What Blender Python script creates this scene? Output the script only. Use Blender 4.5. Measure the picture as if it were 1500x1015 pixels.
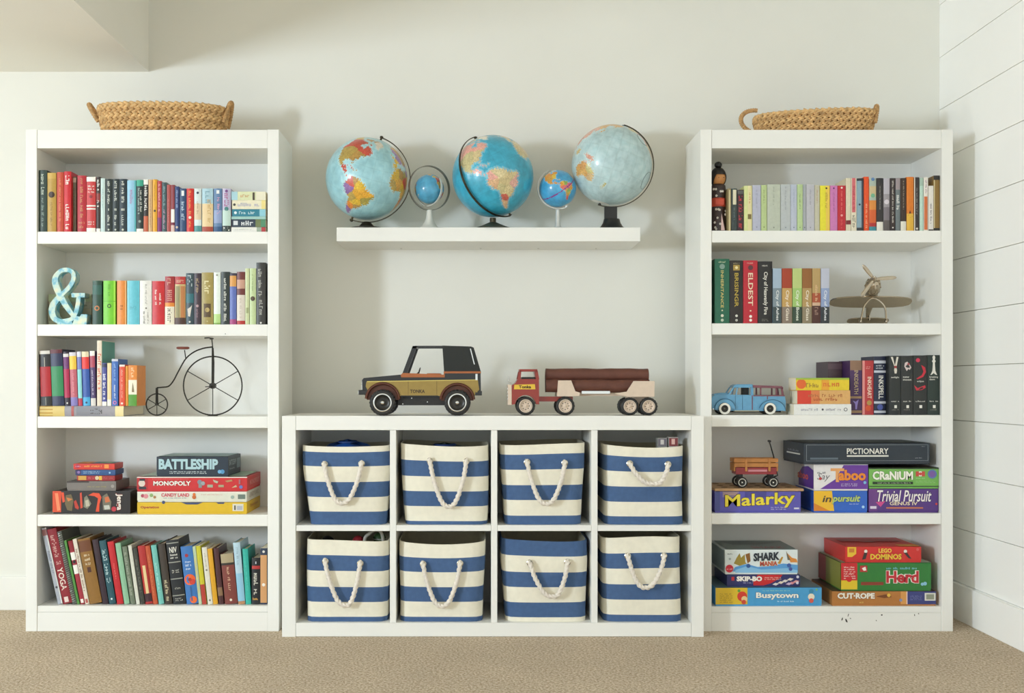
import bpy, bmesh, math, random
import numpy as np
from mathutils import Matrix, Vector

for o in list(bpy.data.objects):
    bpy.data.objects.remove(o)
scene = bpy.context.scene
COL = scene.collection
PI = math.pi

# ------------------------------------------------------------------ camera
# pixel <-> place: vanishing point (697,563) in the 1500x1015 frame, focal 1652 px,
# eye 0.898 m above the carpet, 4.1 m in front of the bookcase fronts (y = 0)
F, HX, HY, CZ, D0 = 1652.0, 697.0, 563.0, 0.898, 4.1
def X(px, y=0.0): return (px - HX) * (D0 + y) / F
def Z(py, y=0.0): return CZ + (HY - py) * (D0 + y) / F
def S(y=0.0): return (D0 + y) / F

cam_d = bpy.data.cameras.new('camera')
cam = bpy.data.objects.new('camera', cam_d)
COL.objects.link(cam)
cam.location = (0, -D0, CZ)
cam.rotation_euler = (PI / 2, 0, 0)
cam_d.sensor_width = 36.0
cam_d.lens = F * 36.0 / 1500.0
cam_d.shift_x = (750.0 - HX) / 1500.0
cam_d.shift_y = (HY - 507.5) / 1500.0
cam_d.clip_start = 0.05
scene.camera = cam

# ------------------------------------------------------------------ light
world = bpy.data.worlds.new('daylight')
scene.world = world
world.use_nodes = True
wbg = world.node_tree.nodes['Background']
wbg.inputs[0].default_value = (0.86, 0.955, 1.0, 1)
wbg.inputs[1].default_value = 1.26

def area_light(name, loc, rot, sx, sy, power, color):
    d = bpy.data.lights.new(name, 'AREA')
    d.shape = 'RECTANGLE'; d.size = sx; d.size_y = sy
    d.energy = power; d.color = color
    o = bpy.data.objects.new(name, d)
    COL.objects.link(o)
    o.location = loc; o.rotation_euler = rot
    return o
# daylight entering by the two windows of the side wall
area_light('window_daylight', (-4.46, -4.3, 1.42), (0, -PI / 2, 0), 0.8, 0.6, 216, (0.75, 0.87, 1.0))
area_light('window_daylight', (-4.46, -1.25, 1.42), (0, -PI / 2, 0), 1.05, 0.7, 20, (0.80, 0.92, 1.0))

vs = scene.view_settings
vs.view_transform = 'Standard'
try: vs.look = 'None'
except Exception: pass
vs.gamma = 1.0
vs.use_curve_mapping = False
vs.exposure = 0.05
try:
    scene.cycles.max_bounces = 16; scene.cycles.diffuse_bounces = 10
except Exception: pass

# ------------------------------------------------------------------ helpers
rng = random.Random(7)

def lin(c):
    if isinstance(c, str):
        c = c.lstrip('#')
        c = tuple(int(c[i:i + 2], 16) for i in (0, 2, 4))
    out = []
    for v in c[:3]:
        v = v / 255.0
        out.append(v / 12.92 if v <= 0.04045 else ((v + 0.055) / 1.055) ** 2.4)
    return tuple(out) + (1.0,)

MATS = {}
def mat(col, rough=0.5, metal=0.0, var=0.06, scale=60.0, bump=0.0, bscale=200.0, name=None, coat=0.0, spec=0.5):
    key = (col, rough, metal, var, scale, bump, bscale, coat, spec)
    if key in MATS: return MATS[key]
    m = bpy.data.materials.new(name or 'paint_' + str(col).lstrip('#'))
    m.use_nodes = True
    nt = m.node_tree
    b = nt.nodes['Principled BSDF']
    c = lin(col)
    b.inputs['Roughness'].default_value = rough
    b.inputs['Metallic'].default_value = metal
    b.inputs['Specular IOR Level'].default_value = spec
    if coat: b.inputs['Coat Weight'].default_value = coat
    tc = None
    if var > 0 or bump > 0:
        tc = nt.nodes.new('ShaderNodeTexCoord')
    if var > 0:
        n = nt.nodes.new('ShaderNodeTexNoise')
        n.inputs['Scale'].default_value = scale
        n.inputs['Detail'].default_value = 3
        nt.links.new(tc.outputs['Object'], n.inputs['Vector'])
        r = nt.nodes.new('ShaderNodeValToRGB')
        r.color_ramp.elements[0].position = 0.3
        r.color_ramp.elements[1].position = 0.7
        r.color_ramp.elements[0].color = tuple(v * (1 - var) for v in c[:3]) + (1,)
        r.color_ramp.elements[1].color = tuple(min(1, v * (1 + var)) for v in c[:3]) + (1,)
        nt.links.new(n.outputs['Fac'], r.inputs['Fac'])
        nt.links.new(r.outputs['Color'], b.inputs['Base Color'])
    else:
        b.inputs['Base Color'].default_value = c
    if bump > 0:
        n2 = nt.nodes.new('ShaderNodeTexNoise')
        n2.inputs['Scale'].default_value = bscale
        n2.inputs['Detail'].default_value = 4
        nt.links.new(tc.outputs['Object'], n2.inputs['Vector'])
        bp = nt.nodes.new('ShaderNodeBump')
        bp.inputs['Strength'].default_value = bump
        bp.inputs['Distance'].default_value = 0.004
        nt.links.new(n2.outputs['Fac'], bp.inputs['Height'])
        nt.links.new(bp.outputs['Normal'], b.inputs['Normal'])
    MATS[key] = m
    return m

def pmat(col, rough=0.45):          # printed card / paper ink, plain
    return mat(col, rough, 0.0, 0.0)

def attr_mat(name, rough, coat=0.0):
    m = bpy.data.materials.new(name); m.use_nodes = True
    nt = m.node_tree; b = nt.nodes['Principled BSDF']
    a = nt.nodes.new('ShaderNodeAttribute'); a.attribute_name = 'map_colour'
    tc = nt.nodes.new('ShaderNodeTexCoord')
    n = nt.nodes.new('ShaderNodeTexNoise'); n.inputs['Scale'].default_value = 55; n.inputs['Detail'].default_value = 5
    nt.links.new(tc.outputs['Object'], n.inputs['Vector'])
    mx = nt.nodes.new('ShaderNodeMix'); mx.data_type = 'RGBA'; mx.blend_type = 'OVERLAY'
    mx.inputs[0].default_value = 0.35
    nt.links.new(a.outputs['Color'], mx.inputs[6])
    nt.links.new(n.outputs['Fac'], mx.inputs[7])
    nt.links.new(mx.outputs[2], b.inputs['Base Color'])
    b.inputs['Roughness'].default_value = rough
    b.inputs['Coat Weight'].default_value = coat
    b.inputs['Coat Roughness'].default_value = 0.08
    return m

class MB:
    def __init__(s): s.v = []; s.f = []; s.m = []
    def add(s, vs, fs, mi=0, M=None):
        o = len(s.v)
        if M is not None: vs = [tuple(M @ Vector(p)) for p in vs]
        s.v += [tuple(p) for p in vs]
        s.f += [tuple(i + o for i in f) for f in fs]
        s.m += [mi] * len(fs)
        return s
    def box(s, x0, x1, y0, y1, z0, z1, mi=0, M=None, bev=0.0):
        if bev > 0:
            bm = bmesh.new()
            bmesh.ops.create_cube(bm, size=1.0)
            for v in bm.verts:
                v.co = Vector(((x0 + x1) / 2 + v.co.x * (x1 - x0), (y0 + y1) / 2 + v.co.y * (y1 - y0), (z0 + z1) / 2 + v.co.z * (z1 - z0)))
            bmesh.ops.bevel(bm, geom=bm.edges[:], offset=bev, segments=2, profile=0.7, affect='EDGES')
            bm.verts.ensure_lookup_table()
            vs = [tuple(v.co) for v in bm.verts]
            fs = [tuple(v.index for v in f.verts) for f in bm.faces]
            bm.free()
            return s.add(vs, fs, mi, M)
        vs = [(x0, y0, z0), (x1, y0, z0), (x1, y1, z0), (x0, y1, z0), (x0, y0, z1), (x1, y0, z1), (x1, y1, z1), (x0, y1, z1)]
        fs = [(0, 3, 2, 1), (4, 5, 6, 7), (0, 1, 5, 4), (1, 2, 6, 5), (2, 3, 7, 6), (3, 0, 4, 7)]
        return s.add(vs, fs, mi, M)
    def prism(s, pts, y0, y1, mi=0, M=None, inset=0.0):
        """polygon in (x,z), extruded along y"""
        n = len(pts)
        a = sum(pts[i][0] * pts[(i + 1) % n][1] - pts[(i + 1) % n][0] * pts[i][1] for i in range(n))
        if a < 0: pts = pts[::-1]
        vs = [(p[0], y0, p[1]) for p in pts] + [(p[0], y1, p[1]) for p in pts]
        fs = [tuple(range(n)), tuple(range(2 * n - 1, n - 1, -1))]
        for i in range(n):
            j = (i + 1) % n
            fs.append((i, i + n, j + n, j))
        return s.add(vs, fs, mi, M)
    def lathe(s, prof, n=24, mi=0, M=None, cap=True):
        """profile of (r,h) spun round local z"""
        vs = []; fs = []
        k = len(prof)
        for i in range(n):
            a = 2 * PI * i / n
            for r, h in prof: vs.append((r * math.cos(a), r * math.sin(a), h))
        for i in range(n):
            j = (i + 1) % n
            for q in range(k - 1):
                fs.append((i * k + q, j * k + q, j * k + q + 1, i * k + q + 1))
        if cap and prof[0][0] > 1e-6: fs.append(tuple(i * k for i in range(n))[::-1])
        if cap and prof[-1][0] > 1e-6: fs.append(tuple(i * k + k - 1 for i in range(n)))
        return s.add(vs, fs, mi, M)
    def tube(s, pts, r, n=8, mi=0, closed=False, M=None, cap=True):
        pts = [Vector(p) for p in pts]
        k = len(pts)
        rad = r if isinstance(r, (list, tuple)) else [r] * k
        vs = []; fs = []
        up = None
        for i in range(k):
            if closed: t = pts[(i + 1) % k] - pts[i - 1]
            else: t = pts[min(i + 1, k - 1)] - pts[max(i - 1, 0)]
            if t.length < 1e-9: t = Vector((0, 0, 1))
            t.normalize()
            if up is None:
                up = Vector((0, 0, 1)) if abs(t.z) < 0.9 else Vector((0, 1, 0))
            a = (up - t * up.dot(t))
            if a.length < 1e-6: a = t.orthogonal()
            a.normalize(); up = a
            b = t.cross(a)
            for q in range(n):
                ang = 2 * PI * q / n
                vs.append(tuple(pts[i] + (a * math.cos(ang) + b * math.sin(ang)) * rad[i]))
        rings = k if closed else k - 1
        for i in range(rings):
            j = (i + 1) % k
            for q in range(n):
                w = (q + 1) % n
                fs.append((i * n + q, i * n + w, j * n + w, j * n + q))
        if cap and not closed:
            fs.append(tuple(range(n))[::-1]); fs.append(tuple(range((k - 1) * n, k * n)))
        return s.add(vs, fs, mi, M)
    def ellipsoid(s, c, r, nu=16, nv=10, mi=0, M=None):
        vs = [(c[0], c[1], c[2] + r[2])]; fs = []
        for i in range(1, nv):
            th = PI * i / nv
            for j in range(nu):
                ph = 2 * PI * j / nu
                vs.append((c[0] + r[0] * math.sin(th) * math.cos(ph), c[1] + r[1] * math.sin(th) * math.sin(ph), c[2] + r[2] * math.cos(th)))
        vs.append((c[0], c[1], c[2] - r[2]))
        for j in range(nu): fs.append((0, 1 + j, 1 + (j + 1) % nu))
        for i in range(nv - 2):
            for j in range(nu):
                a = 1 + i * nu + j; b = 1 + i * nu + (j + 1) % nu
                fs.append((a, a + nu, b + nu, b))
        e = len(vs) - 1; st = 1 + (nv - 2) * nu
        for j in range(nu): fs.append((st + j, e, st + (j + 1) % nu))
        return s.add(vs, fs, mi, M)
    def build(s, name, mats, parent=None, loc=(0, 0, 0), rot=(0, 0, 0), smooth=False, angle=35):
        me = bpy.data.meshes.new(name)
        me.from_pydata(s.v, [], s.f)
        if not isinstance(mats, (list, tuple)): mats = [mats]
        for m in mats: me.materials.append(m)
        if len(mats) > 1: me.polygons.foreach_set('material_index', s.m)
        if smooth:
            me.shade_smooth()
            me.set_sharp_from_angle(angle=math.radians(angle))
        me.update()
        o = bpy.data.objects.new(name, me)
        COL.objects.link(o)
        if parent is not None: o.parent = parent
        o.location = loc; o.rotation_euler = rot
        return o

def empty(name, loc=(0, 0, 0), rot=(0, 0, 0)):
    o = bpy.data.objects.new(name, None)
    o.empty_display_size = 0.05
    COL.objects.link(o)
    o.location = loc; o.rotation_euler = rot
    return o
LABELS = {}
def tag(o, label, cat, group=None):
    n = len(label.split())
    if not 4 <= n <= 16: print('LABEL LENGTH', n, label)
    if label in LABELS and not (group and LABELS[label] == group): print('DUP LABEL', label)
    LABELS[label] = group
    o['label'] = label; o['category'] = cat
    if group: o['group'] = group
    return o
def structure(o):
    o['kind'] = 'structure'; return o

def smooth_path(pts, sub=6, closed=False):
    P = [Vector(p) for p in pts]; n = len(P); out = []
    rngc = range(n if closed else n - 1)
    for i in rngc:
        if closed: p0, p1, p2, p3 = P[i - 1], P[i], P[(i + 1) % n], P[(i + 2) % n]
        else: p0, p1, p2, p3 = P[max(i - 1, 0)], P[i], P[i + 1], P[min(i + 2, n - 1)]
        for k in range(sub):
            t = k / sub
            out.append(0.5 * ((2 * p1) + (p2 - p0) * t + (2 * p0 - 5 * p1 + 4 * p2 - p3) * t * t + (3 * p1 - p0 - 3 * p2 + p3) * t ** 3))
    if not closed: out.append(P[-1])
    return out

TEXTS = {}
def text_mesh(txt, bold=0.0, shear=0.0):
    """lettering as (verts, faces) in a 1 x 1 box centred on the origin"""
    key = (txt, bold, shear)
    if key in TEXTS: return TEXTS[key]
    cu = bpy.data.curves.new('lettering', 'FONT')
    cu.body = txt; cu.resolution_u = 2; cu.offset = bold; cu.shear = shear
    cu.align_x = 'LEFT'
    ob = bpy.data.objects.new('lettering', cu)
    COL.objects.link(ob)
    dg = bpy.context.evaluated_depsgraph_get()
    me = bpy.data.meshes.new_from_object(ob.evaluated_get(dg))
    vs = [tuple(v.co) for v in me.vertices]
    fs = [tuple(p.vertices) for p in me.polygons]
    bpy.data.objects.remove(ob); bpy.data.curves.remove(cu); bpy.data.meshes.remove(me)
    xs = [v[0] for v in vs]; ys = [v[1] for v in vs]
    x0, x1, y0, y1 = min(xs), max(xs), min(ys), max(ys)
    vs = [((v[0] - x0) / (x1 - x0) - 0.5, (v[1] - y0) / (y1 - y0) - 0.5) for v in vs]
    TEXTS[key] = (vs, fs)
    return TEXTS[key]

def scribble(aspect):
    """small letter-like strokes for print too fine to read, in a 1 x 1 box; aspect = length / height"""
    vs = []; fs = []
    def q(a, b, c, d):
        o = len(vs)
        vs.extend([(a - 0.5, c - 0.5), (b - 0.5, c - 0.5), (b - 0.5, d - 0.5), (a - 0.5, d - 0.5)])
        fs.append((o, o + 1, o + 2, o + 3))
    n = max(2, int(aspect * 1.35)); w = 1.0 / n
    gap = rng.randint(3, 7)
    for i in range(n):
        gap -= 1
        if gap == 0:
            gap = rng.randint(3, 7); continue
        a = i * w + w * 0.12; b = (i + 1) * w - w * 0.12
        hi = 1.0 if rng.random() < 0.4 else 0.75
        st = (b - a) * 0.34
        q(a, a + st, 0, hi)
        if rng.random() < 0.6: q(b - st, b, 0, hi * rng.choice((1, 0.75)))
        y = rng.choice((0, 0.35, hi - 0.2))
        q(a + st, b, y, y + 0.2)
    return vs, fs
# ------------------------------------------------------------------ materials of the place
WHITE = mat('#ecebe5', 0.42, var=0.015, scale=4, bump=0.03, bscale=60, name='white_satin_paint')
WALLP = mat('#e6e5dd', 0.85, var=0.015, scale=3, bump=0.05, bscale=240, name='off_white_wall_paint')
CEILP = mat('#eeece4', 0.9, var=0.01, scale=3, bump=0.08, bscale=160, name='ceiling_paint')
PLANK = mat('#fafaf7', 0.55, var=0.012, scale=5, bump=0.02, bscale=40, name='white_plank_paint')
GROOVE = mat('#c9c5b8', 0.8, var=0.0, name='groove_paint')

def carpet_mat():
    m = bpy.data.materials.new('beige_carpet'); m.use_nodes = True
    nt = m.node_tree; b = nt.nodes['Principled BSDF']
    tc = nt.nodes.new('ShaderNodeTexCoord')
    mp = nt.nodes.new('ShaderNodeMapping'); mp.inputs['Scale'].default_value = (1, 0.75, 1)
    mp.inputs['Rotation'].default_value = (0, 0, 0.6)
    nt.links.new(tc.outputs['Object'], mp.inputs['Vector'])
    n = nt.nodes.new('ShaderNodeTexNoise'); n.inputs['Scale'].default_value = 130; n.inputs['Detail'].default_value = 6; n.inputs['Roughness'].default_value = 0.65
    nt.links.new(mp.outputs[0], n.inputs['Vector'])
    n2 = nt.nodes.new('ShaderNodeTexNoise'); n2.inputs['Scale'].default_value = 3.5; n2.inputs['Detail'].default_value = 3
    nt.links.new(tc.outputs['Object'], n2.inputs['Vector'])
    r = nt.nodes.new('ShaderNodeValToRGB')
    r.color_ramp.elements[0].position = 0.34; r.color_ramp.elements[0].color = lin('#a68f70')
    r.color_ramp.elements[1].position = 0.66; r.color_ramp.elements[1].color = lin('#f3e3cd')
    nt.links.new(n.outputs['Fac'], r.inputs['Fac'])
    mx = nt.nodes.new('ShaderNodeMix'); mx.data_type = 'RGBA'; mx.blend_type = 'MULTIPLY'; mx.inputs[0].default_value = 0.25
    nt.links.new(r.outputs['Color'], mx.inputs[6]); nt.links.new(n2.outputs['Fac'], mx.inputs[7])
    nt.links.new(mx.outputs[2], b.inputs['Base Color'])
    b.inputs['Roughness'].default_value = 1.0
    b.inputs['Specular IOR Level'].default_value = 0.1
    bp = nt.nodes.new('ShaderNodeBump'); bp.inputs['Strength'].default_value = 0.8; bp.inputs['Distance'].default_value = 0.006
    nt.links.new(n.outputs['Fac'], bp.inputs['Height']); nt.links.new(bp.outputs['Normal'], b.inputs['Normal'])
    return m

# ------------------------------------------------------------------ the room
WY = 0.40            # back wall
RX = 1.85            # face of the plank wall
LX = -4.5            # side wall with the windows
FY = -7.0
CH = 2.62
structure(MB().box(LX - 0.1, RX + 0.15, FY, WY + 0.12, -0.05, 0.0).build('floor', carpet_mat()))
structure(MB().box(LX - 0.1, RX + 0.15, WY, WY + 0.12, 0.0, CH).build('wall_back', WALLP))
ceil = structure(MB().box(LX - 0.1, RX + 0.15, FY, WY + 0.12, CH, CH + 0.1).build('ceiling', CEILP))
MB().box(LX, -1.305, FY, WY, 2.145, CH).build('bulkhead', CEILP, ceil)

wr = structure(MB().box(RX + 0.013, RX + 0.15, FY, WY, 0.0, CH).build('wall_right', GROOVE))
lines = [0.0, 0.14, 0.346, 0.551, 0.76, 0.969, 1.173, 1.379, 1.588, 1.79, 1.992, 2.2, 2.41, CH]
for a, b in zip(lines[:-1], lines[1:]):
    MB().box(RX, RX + 0.0135, FY, WY, a + 0.0012, b - 0.0012, bev=0.0012).build('plank', PLANK, wr)
structure(MB().box(RX - 0.014, RX, FY, WY, 0.0, 0.137, bev=0.002).build('baseboard_right', PLANK))
structure(MB().box(LX, RX - 0.014, WY - 0.014, WY, 0.0, 0.132, bev=0.002).build('baseboard_back', WHITE))

# side wall with two windows, out of view to the left; daylight enters here
wl = MB()
wins = [(-4.80, -3.80), (-1.70, -0.80)]
ys = [FY] + [v for w in wins for v in w] + [WY]
for i in range(0, len(ys), 2): wl.box(LX - 0.1, LX, ys[i], ys[i + 1], 0.0, 2.145)
for a, b in wins:
    wl.box(LX - 0.1, LX, a, b, 0.0, 0.85); wl.box(LX - 0.1, LX, a, b, 2.0, 2.145)
structure(wl.build('wall_left', WALLP))
for k, (a, b) in enumerate(wins):
    w = MB()
    for y0, y1, z0, z1 in ((a, a + 0.05, 0.85, 2.0), (b - 0.05, b, 0.85, 2.0), (a, b, 0.85, 0.9), (a, b, 1.95, 2.0)):
        w.box(LX - 0.07, LX + 0.015, y0, y1, z0, z1)
    wo = structure(w.build('window_%d' % (k + 1), WHITE))
    MB().box(LX - 0.05, LX - 0.045, a + 0.05, b - 0.05, 0.9, 1.95).build('pane', mat('#e8f0f2', 0.05, var=0.0, name='window_pane'), wo)

# ------------------------------------------------------------------ bookcases
def bookcase(label, xa, xb, shelf_tops, shelf_bots, ztop, zrail, scuffs):
    root = empty('bookcase', ((xa + xb) / 2, 0, 0))
    tag(root, label, 'bookcase', 'tall white bookcases either side of the cube unit')
    cx = (xa + xb) / 2; w = (xb - xa) / 2; st = 0.041; dp = 0.30
    for sgn in (-1, 1):
        a, b = (-w, -w + st) if sgn < 0 else (w - st, w)
        MB().box(a, b, 0, dp, 0, ztop, bev=0.0025).build('side_panel', WHITE, root)
    e = 0.0004
    MB().box(-w + st + e, w - st - e, 0.002, dp, zrail, ztop - 0.001, bev=0.002).build('top_panel', WHITE, root)
    MB().box(-w + st + e, w - st - e, dp - 0.012, dp - 0.001, 0.02, zrail - 0.0004).build('back_panel', WHITE, root)
    for t, b in list(zip(shelf_tops, shelf_bots))[:-1]:
        MB().box(-w + st + e, w - st - e, 0.003, dp - 0.0125, b, t, bev=0.003).build('shelf', WHITE, root)
    zb = shelf_tops[-1]
    MB().box(-w + st + e, w - st - e, 0.004, dp - 0.0125, zb - 0.022, zb, bev=0.002).build('bottom_shelf', WHITE, root)
    MB().box(-w + st + e, w - st - e, 0.0025, 0.021, 0.0, zb - 0.0225, bev=0.0015).build('kick_board', WHITE, root)
    chip = mat('#3b3a34', 0.8, var=0.2, name='bare_chip')
    for px, py, sw, sh, an in scuffs:
        x = X(px) - cx; z = Z(py); c = math.cos(an); s_ = math.sin(an)
        pts = []
        for k in range(7):
            t = 2 * PI * k / 7
            u = sw * math.cos(t) * (0.7 + 0.5 * rng.random()); v = sh * math.sin(t) * (0.7 + 0.5 * rng.random())
            pts.append((x + u * c - v * s_, z + u * s_ + v * c))
        MB().prism(pts, 0.0021, 0.0026).build('paint_chip', chip, root)
    return root

LZ = [Z(339), Z(475), Z(610), Z(754), 0.092]
RZ = [Z(337.5), Z(473.5), Z(608), Z(752), 0.090]
TZ, RAIL = Z(189.5), Z(217)
LXA, LXB = X(37.5), X(408.5)
RXA, RXB = X(1026), X(1396)
bookcase('tall white bookcase holding the ampersand and the penny-farthing', LXA, LXB, LZ, [Z(357), Z(492), Z(627), Z(771), 0.07], TZ, RAIL,
         [(394.5, 909, 0.0015, 0.018, 0.05), (330, 489, 0.0016, 0.002, 0)])
bookcase('tall white bookcase holding the silver airplane, beside the plank wall', RXA, RXB, RZ, [Z(355), Z(490), Z(625), Z(768), 0.068], TZ, RAIL,
         [(1240, 909, 0.0035, 0.009, 0.5), (1234, 907, 0.002, 0.006, -0.3), (1243, 901, 0.0015, 0.006, -0.3), (1292, 901, 0.004, 0.003, 0.2), (1284, 909, 0.0015, 0.0025, .6),
          (1340, 901, 0.0015, 0.004, 0.1), (1346, 899, 0.0015, 0.003, 0.5), (1246, 906, 0.0015, 0.004, 0.9)])

# ------------------------------------------------------------------ cube unit
KY = -0.09
KD = 0.39
kxa, kxb = X(413, KY), X(1031, KY)
ktop = Z(609, KY); krail = Z(630, KY); kfl = Z(912.5, KY)
kin = [X(433, KY), X(1013, KY)]
root = empty('cube_shelf_unit', ((kxa + kxb) / 2, KY, 0))
tag(root, 'low white cube shelf unit of eight openings between the bookcases', 'shelf unit')
kc = (kxa + kxb) / 2
def kb(name, x0, x1, y0, y1, z0, z1, bev=0.002): return MB().box(x0 - kc, x1 - kc, y0, y1, z0, z1, bev=bev).build(name, WHITE, root)
kb('side_panel', kxa, kin[0], 0, KD, 0, ktop - 0.0005)
kb('side_panel', kin[1], kxb, 0, KD, 0, ktop - 0.0005)
kb('top_panel', kin[0] + 0.0006, kin[1] - 0.0006, 0.001, KD, krail, ktop)
kb('bottom_panel', kin[0] + 0.0006, kin[1] - 0.0006, 0.001, KD, 0.001, kfl)
kb('back_panel', kin[0] + 0.0006, kin[1] - 0.0006, KD - 0.006, KD, kfl + 0.0005, krail - 0.0005, 0.0005)
divs = [(571, 580), (719.5, 728.5), (866.5, 875.5)]
kz0, kz1 = Z(778, KY), Z(769.5, KY)
edges = [kin[0]] + [X(v, KY) for d in divs for v in d] + [kin[1]]
for a, b in divs: kb('divider', X(a, KY), X(b, KY), 0.004, KD - 0.007, kfl + 0.0005, krail - 0.0005, 0.0015)
for i in range(0, 8, 2): kb('middle_shelf', edges[i] + 0.0006, edges[i + 1] - 0.0006, 0.004, KD - 0.007, kz0, kz1, 0.0015)

# ------------------------------------------------------------------ floating shelf
FYF = 0.137
fz = Z(333, FYF)
root = empty('floating_shelf', (X(715.5, FYF), FYF, fz))
tag(root, 'thick white floating shelf on the wall carrying the globes', 'shelf')
fw = (X(938, FYF) - X(493, FYF)) / 2
MB().box(-fw, fw, 0, WY - FYF - 0.0005, -(fz - Z(353.5, FYF)), 0, bev=0.0025).build('board', WHITE, root)
for u in (-0.6, -0.05, 0.35, 0.75):
    MB().lathe([(0.004, 0), (0.004, 0.0012)], 10).build('screw_cap', mat('#b9b6aa', 0.5, var=0), root, loc=(u * fw, 0.22, -(fz - Z(353.5, FYF)) - 0.0012))
# ------------------------------------------------------------------ books
PAGES = mat('#e9dfc6', 0.9, var=0.08, scale=300, name='page_paper')
BM = 0.0004
def arc_pts(t, bulge, n=6):
    return [(-t / 2 + t * i / n, bulge * (2 * (i / n) - 1) ** 2) for i in range(n + 1)]

def deco_mesh(parent, name, vs2, fs, to3, col, thick=0.0):
    mb = MB(); mb.add([to3(u, v) for u, v in vs2], fs)
    return mb.build(name, pmat(col), parent)

def book_obj(name, t, h, dp, col, decos=(), hard=True, rough=0.42, page=None, side=None):
    """standing book, origin at middle of the spine's foot; spine faces -y"""
    bulge = min(0.0028, t * 0.10) if hard else min(0.0008, t * 0.05)
    bd = 0.0022 if hard else 0.0009
    bd = min(bd, t * 0.2)
    ov = 0.003 if hard else 0.0
    outer = [(-t / 2, dp)] + arc_pts(t, bulge) + [(t / 2, dp)]
    k = (t - 2 * bd) / t
    inner = [(-t / 2 + bd, dp)] + [(x * k, y + bd) for x, y in arc_pts(t, bulge)] + [(t / 2 - bd, dp)]
    n = len(outer)
    vs = []
    for z in (0, h):
        vs += [(x, y, z) for x, y in outer] + [(x, y, z) for x, y in inner]
    fs = []
    for i in range(n - 1):
        fs.append((i, i + 1, 2 * n + i + 1, 2 * n + i))
        fs.append((n + i + 1, n + i, 3 * n + i, 3 * n + i + 1))
        fs.append((i + 1, i, n + i, n + i + 1))
        fs.append((2 * n + i, 2 * n + i + 1, 3 * n + i + 1, 3 * n + i))
    fs.append((0, 2 * n, 3 * n, n)); fs.append((n - 1, 2 * n - 1, 4 * n - 1, 3 * n - 1))
    mb = MB(); mb.add(vs, fs)
    o = mb.build(name, mat(col, rough, var=0.05, scale=90), None, smooth=True, angle=30)
    pb = bd + 0.0002
    MB().box(-t / 2 + pb, t / 2 - pb, bulge + bd + 0.001, dp - ov - 0.0005, ov + 0.0003, h - ov - 0.0003).build('pages', page or PAGES, o)
    def sy(x): return bulge * min(1.0, (2 * x / t) ** 2) - BM
    if side: MB().box(t / 2, t / 2 + 0.0005, 0.004, dp - 0.002, 0.002, h - 0.002).build('front_cover', pmat(side), o)
    lay = 0
    for d in decos:
        kd = d[0]; lay += 1
        off = 0.00012 * lay
        if kd == 'b':
            _, v0, v1, c = d[:4]
            a = arc_pts(t * 0.992, bulge)
            z0, z1 = h * (1 - v1), h * (1 - v0)
            m = len(a)
            vv = [(x, y - BM - off, z0) for x, y in a] + [(x, y - BM - off, z1) for x, y in a]
            ff = [(i, i + 1, m + i + 1, m + i) for i in range(m - 1)]
            MB().add(vv, ff).build('spine_band', pmat(c), o)
        elif kd == 'r':
            _, v0, v1, u0, u1, c = d
            z0, z1 = h * (1 - v1), h * (1 - v0)
            xs = [t * (u0 + (u1 - u0) * i / 3 - 0.5) for i in range(4)]
            vv = [(x, sy(x) - off, z0) for x in xs] + [(x, sy(x) - off, z1) for x in xs]
            MB().add(vv, [(i, i + 1, 5 + i, 4 + i) for i in range(3)]).build('spine_label', pmat(c), o)
        elif kd in ('s', 't'):
            if kd == 's':
                _, v0, v1, c = d[:4]; wf = d[4] if len(d) > 4 else 0.42; xo = d[5] if len(d) > 5 else 0.0
                v2, ff = scribble((v1 - v0) * h / (wf * t))
            else:
                _, v0, v1, txt, c = d[:5]; wf = d[5] if len(d) > 5 else 0.5; xo = d[6] if len(d) > 6 else 0.0
                v2, ff = text_mesh(txt, 0.015)
            L = (v1 - v0) * h; W = wf * t; zc = h * (1 - (v0 + v1) / 2); xc = xo * t
            deco_mesh(o, 'spine_lettering', v2, ff, lambda u, v: (xc + v * W, sy(xc + v * W) - off, zc - u * L), c)
        elif kd in ('h', 'hs'):
            if kd == 'h':
                _, v0, v1, txt, c = d[:5]; wf = d[5] if len(d) > 5 else 0.8
                v2, ff = text_mesh(txt, 0.02)
                L = wf * t; W = (v1 - v0) * h; zc = h * (1 - (v0 + v1) / 2)
                deco_mesh(o, 'spine_lettering', v2, ff, lambda u, v: (u * L, sy(u * L) - off, zc + v * W), c)
            else:
                _, v0, v1, c, rows = d[:5]; wf = d[5] if len(d) > 5 else 0.7
                vv = []; fa = []
                for r in range(rows):
                    v2, ff = scribble(5); o0 = len(vv)
                    vv += [(u, (0.5 - (r + 0.5) / rows) + v * 0.6 / rows) for u, v in v2]
                    fa += [tuple(i + o0 for i in f) for f in ff]
                L = wf * t; W = (v1 - v0) * h; zc = h * (1 - (v0 + v1) / 2)
                deco_mesh(o, 'spine_lettering', vv, fa, lambda u, v: (u * L, sy(u * L) - off, zc + v * W), c)
        elif kd == 'c':
            _, v, c, rf = d[:4]; xo = d[4] if len(d) > 4 else 0.0
            r = rf * t / 2; zc = h * (1 - v); xc = xo * t
            vv = [(math.cos(2 * PI * i / 14) * r, math.sin(2 * PI * i / 14) * r) for i in range(14)]
            deco_mesh(o, 'spine_emblem', vv, [tuple(range(14))], lambda u, w: (xc + u, sy(xc + u) - off, zc + w), c)
        elif kd == 'p':      # outline in (u across 0..1, v down 0..1)
            _, pts, c = d
            deco_mesh(o, 'spine_emblem', pts, [tuple(range(len(pts)))], lambda u, v: (t * (u - 0.5), sy(t * (u - 0.5)) - off, h * (1 - v)), c)
    return o

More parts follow.
